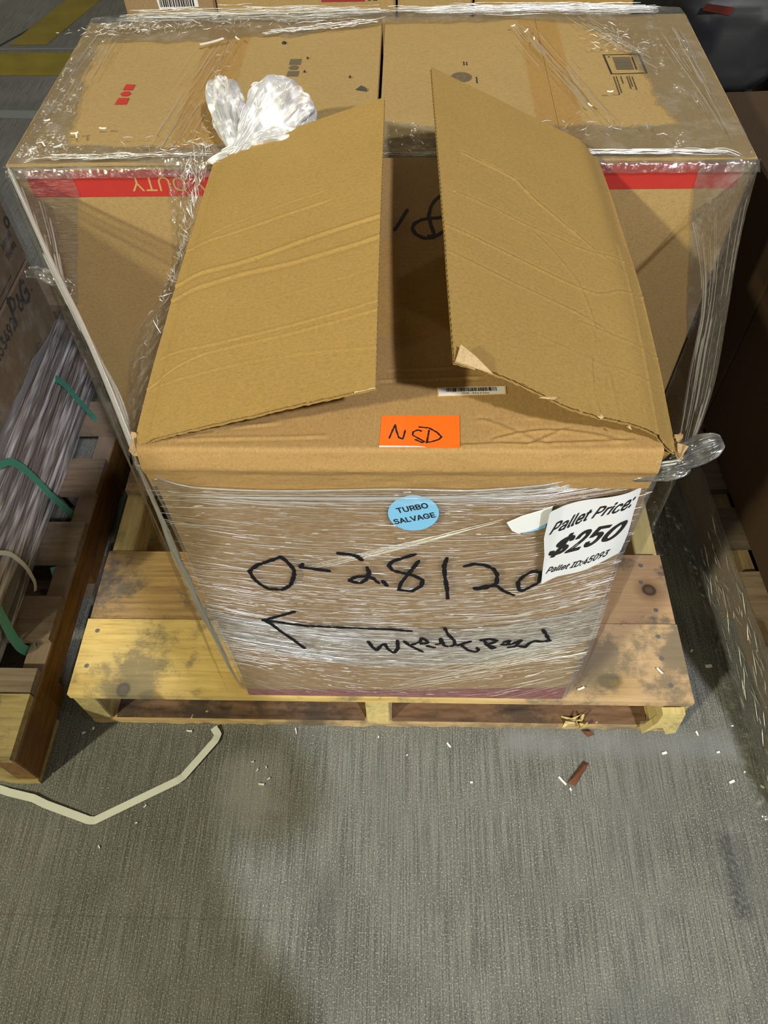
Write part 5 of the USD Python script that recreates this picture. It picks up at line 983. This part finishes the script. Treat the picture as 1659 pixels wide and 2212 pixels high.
M['black_rubber'] = plain('black_rubber', (0.02, 0.02, 0.022), 0.6)
single('dark_scrap', 'small black scrap lying on the left wrapped box top by the seam', 'scrap', Manifold.hull_points(np.array([(-0.035, 0.736, KZ1 + 0.001), (-0.016, 0.730, KZ1 + 0.001), (-0.018, 0.739, KZ1 + 0.001), (-0.030, 0.742, KZ1 + 0.001), (-0.026, 0.736, KZ1 + 0.007), (-0.02, 0.734, KZ1 + 0.006)])), M['black_rubber'])
for k, (x, y, s) in enumerate(((-0.161, 0.899, 0.004), (-0.117, 0.842, 0.0018), (-0.118, 0.795, 0.0018), (-0.045, 0.775, 0.002))):
    single('black_speck', ['black speck near the back edge of the left wrapped box top', 'tiny black speck beside the dark printed square', 'tiny black speck beside the lower dark printed square', 'tiny black speck between printed squares and black scrap'][k], 'speck', crumple((x, y, KZ1 + 0.0025), (s, s, 0.0018), k, 2, 0.2), M['black_rubber'])

# ================================================================== the photographer, whose shadow falls across the left of the floor
M['skin'] = plain('skin', (0.50, 0.30, 0.21), 0.55, 0.4); M['jacket'] = plain('dark_jacket', (0.045, 0.05, 0.06), 0.85, 0.2, 0.2, 200); M['trousers'] = plain('dark_trousers', (0.05, 0.06, 0.09), 0.85, 0.2, 0.2, 200); M['shoe'] = plain('black_shoe', (0.02, 0.02, 0.02), 0.5); M['hair'] = plain('brown_hair', (0.05, 0.03, 0.018), 0.6); M['phone'] = plain('phone_shell', (0.03, 0.03, 0.035), 0.3, 0.5)
def ball(p, rad):
    n = 10; m = trimesh.creation.uv_sphere(rad, count=[n, n]); return np.array(m.vertices) + p
def chain(*js):
    out = []
    for (a, ra), (b, rb_) in zip(js[:-1], js[1:]): out.append(Manifold.hull_points(np.vstack([ball(np.array(a), ra), ball(np.array(b), rb_)])))
    return out
def fuse(parts, step, it=8):
    m = parts[0]
    for p in parts[1:]: m = m + p
    m = m.refine_to_length(step); v, f = va(m); tm = trimesh.Trimesh(v, f, process=True); trimesh.smoothing.filter_taubin(tm, iterations=it); return tm
PXC, PYC = 0.125, -1.06
hip, chest, neck, head = (PXC, PYC, 0.95), (PXC, PYC + 0.02, 1.30), (PXC, PYC + 0.05, 1.47), (PXC - 0.005, PYC + 0.10, 1.60)
pn = thing('person', 'person standing behind the camera, holding a phone out with both hands', 'person', (PXC, PYC, 0))
legs, arms = [], []
for s in (-1, 1):
    legs += chain(((PXC + s * 0.09, PYC, 0.93), 0.095), ((PXC + s * 0.11, PYC + 0.02, 0.50), 0.062), ((PXC + s * 0.12, PYC - 0.01, 0.10), 0.045))
torso = chain((hip, 0.14), ((PXC, PYC + 0.01, 1.12), 0.135), (chest, 0.15)) + chain(((PXC - 0.15, PYC + 0.02, 1.38), 0.075), ((PXC + 0.15, PYC + 0.02, 1.38), 0.075)) + [Manifold.hull_points(np.vstack([ball(np.array(chest) + [s * 0.06, 0, 0], 0.12) for s in (-1, 1)] + [ball(np.array(hip) + [s * 0.05, 0, 0], 0.11) for s in (-1, 1)]))]
WR = {-1: (-0.025, -0.570, 1.225), 1: (0.125, -0.570, 1.225)}
for s in (-1, 1): arms += chain(((PXC + s * 0.185, PYC + 0.03, 1.38), 0.060), ((PXC + s * 0.215, PYC + 0.16, 1.14), 0.045), (WR[s], 0.030))
nk = chain((neck, 0.058), (head, 0.070)); skull = [Manifold.hull_points(np.vstack([ball(np.array(head) + [0, -0.015, 0.035], 0.082), ball(np.array(head) + [0, 0.03, -0.045], 0.052), ball(np.array(head) + [0, 0.035, 0.03], 0.066)]))]
nose = [Manifold.hull_points(np.vstack([ball(np.array(head) + [0, 0.098, 0.03], 0.008), ball(np.array(head) + [0, 0.112, -0.004], 0.013), ball(np.array(head) + [0, 0.085, -0.004], 0.016)]))]
ears = [Manifold.hull_points(np.vstack([ball(np.array(head) + [s * 0.078, -0.005, 0.02], 0.014), ball(np.array(head) + [s * 0.074, 0.0, -0.02], 0.010)])) for s in (-1, 1)]
hands = []
for s in (-1, 1):
    w = np.array(WR[s]); palm = w + [-s * 0.004, 0.055, 0.020]; hands += chain((tuple(w), 0.026), (tuple(palm), 0.030))
    for k, ln in enumerate((0.9, 1.0, 0.95, 0.78)):
        b = palm + [-s * 0.0, 0.020, 0.024 - 0.019 * k]; m_ = b + np.array([-s * 0.006, 0.030 * ln, 0.004]); e = m_ + np.array([-s * 0.026 * ln, 0.010, 0.002]); hands += chain((tuple(b), 0.0095), (tuple(m_), 0.0085), (tuple(e), 0.0075))
    hands += chain((tuple(palm + [0, -0.005, 0.02]), 0.012), (tuple(palm + [-s * 0.012, 0.004, 0.040]), 0.010), (tuple(palm + [-s * 0.030, 0.012, 0.050]), 0.0085))
obj('body', fuse(torso + legs + arms + nk + skull + nose + ears + hands, 0.018, 10), M['skin'], pn, smooth=True)
def grow(parts_fn, step=0.03): return fuse(parts_fn, step, 6)
obj('jacket', grow(chain((hip, 0.160), ((PXC, PYC + 0.01, 1.12), 0.155), (chest, 0.165)) + chain(((PXC - 0.15, PYC + 0.02, 1.38), 0.088), ((PXC + 0.15, PYC + 0.02, 1.38), 0.088)) + sum([chain(((PXC + s * 0.185, PYC + 0.03, 1.38), 0.074), ((PXC + s * 0.215, PYC + 0.16, 1.14), 0.058), (tuple(np.array(WR[s]) + [0, -0.03, -0.005]), 0.042)) for s in (-1, 1)], [])), M['jacket'], pn, smooth=True)
obj('trousers', grow(sum([chain(((PXC + s * 0.085, PYC, 0.93), 0.112), ((PXC + s * 0.11, PYC + 0.02, 0.50), 0.078), ((PXC + s * 0.12, PYC - 0.01, 0.08), 0.062)) for s in (-1, 1)], [])), M['trousers'], pn, smooth=True)
for s in (-1, 1): obj('shoe', fuse([Manifold.hull_points(np.vstack([ball(np.array([PXC + s * 0.12, PYC - 0.05, 0.05]), 0.042), ball(np.array([PXC + s * 0.13, PYC + 0.13, 0.035]), 0.034), ball(np.array([PXC + s * 0.12, PYC - 0.02, 0.09]), 0.045)]))], 0.02, 4), M['shoe'], pn, smooth=True)
obj('hair', fuse([Manifold.hull_points(np.vstack([ball(np.array(head) + [0, -0.022, 0.050], 0.086), ball(np.array(head) + [0, -0.045, -0.01], 0.066)]))], 0.02, 3), M['hair'], pn, smooth=True)
for s in (-1, 1): obj('eye', trimesh.creation.icosphere(2, 0.012).apply_translation(np.array(head) + [s * 0.032, 0.083, 0.018]), M['label_white'], pn, smooth=True)
obj('mouth', Manifold.hull_points(np.vstack([ball(np.array(head) + [s * 0.02, 0.082, -0.048], 0.005) for s in (-1, 1)])), M['dull_red'], pn)
ph = box(-0.036, 0.036, -0.074, 0.074, -0.009, -0.001, 0.003); pv, pf = va(ph); ctr = CAM - _f * 0.012 - _u * 0.055
single('phone', 'black phone held out by the person behind the camera', 'phone', (ctr + pv[:, :1] * _r + pv[:, 1:2] * _u - pv[:, 2:3] * _f * -1.0, pf), M['phone'])
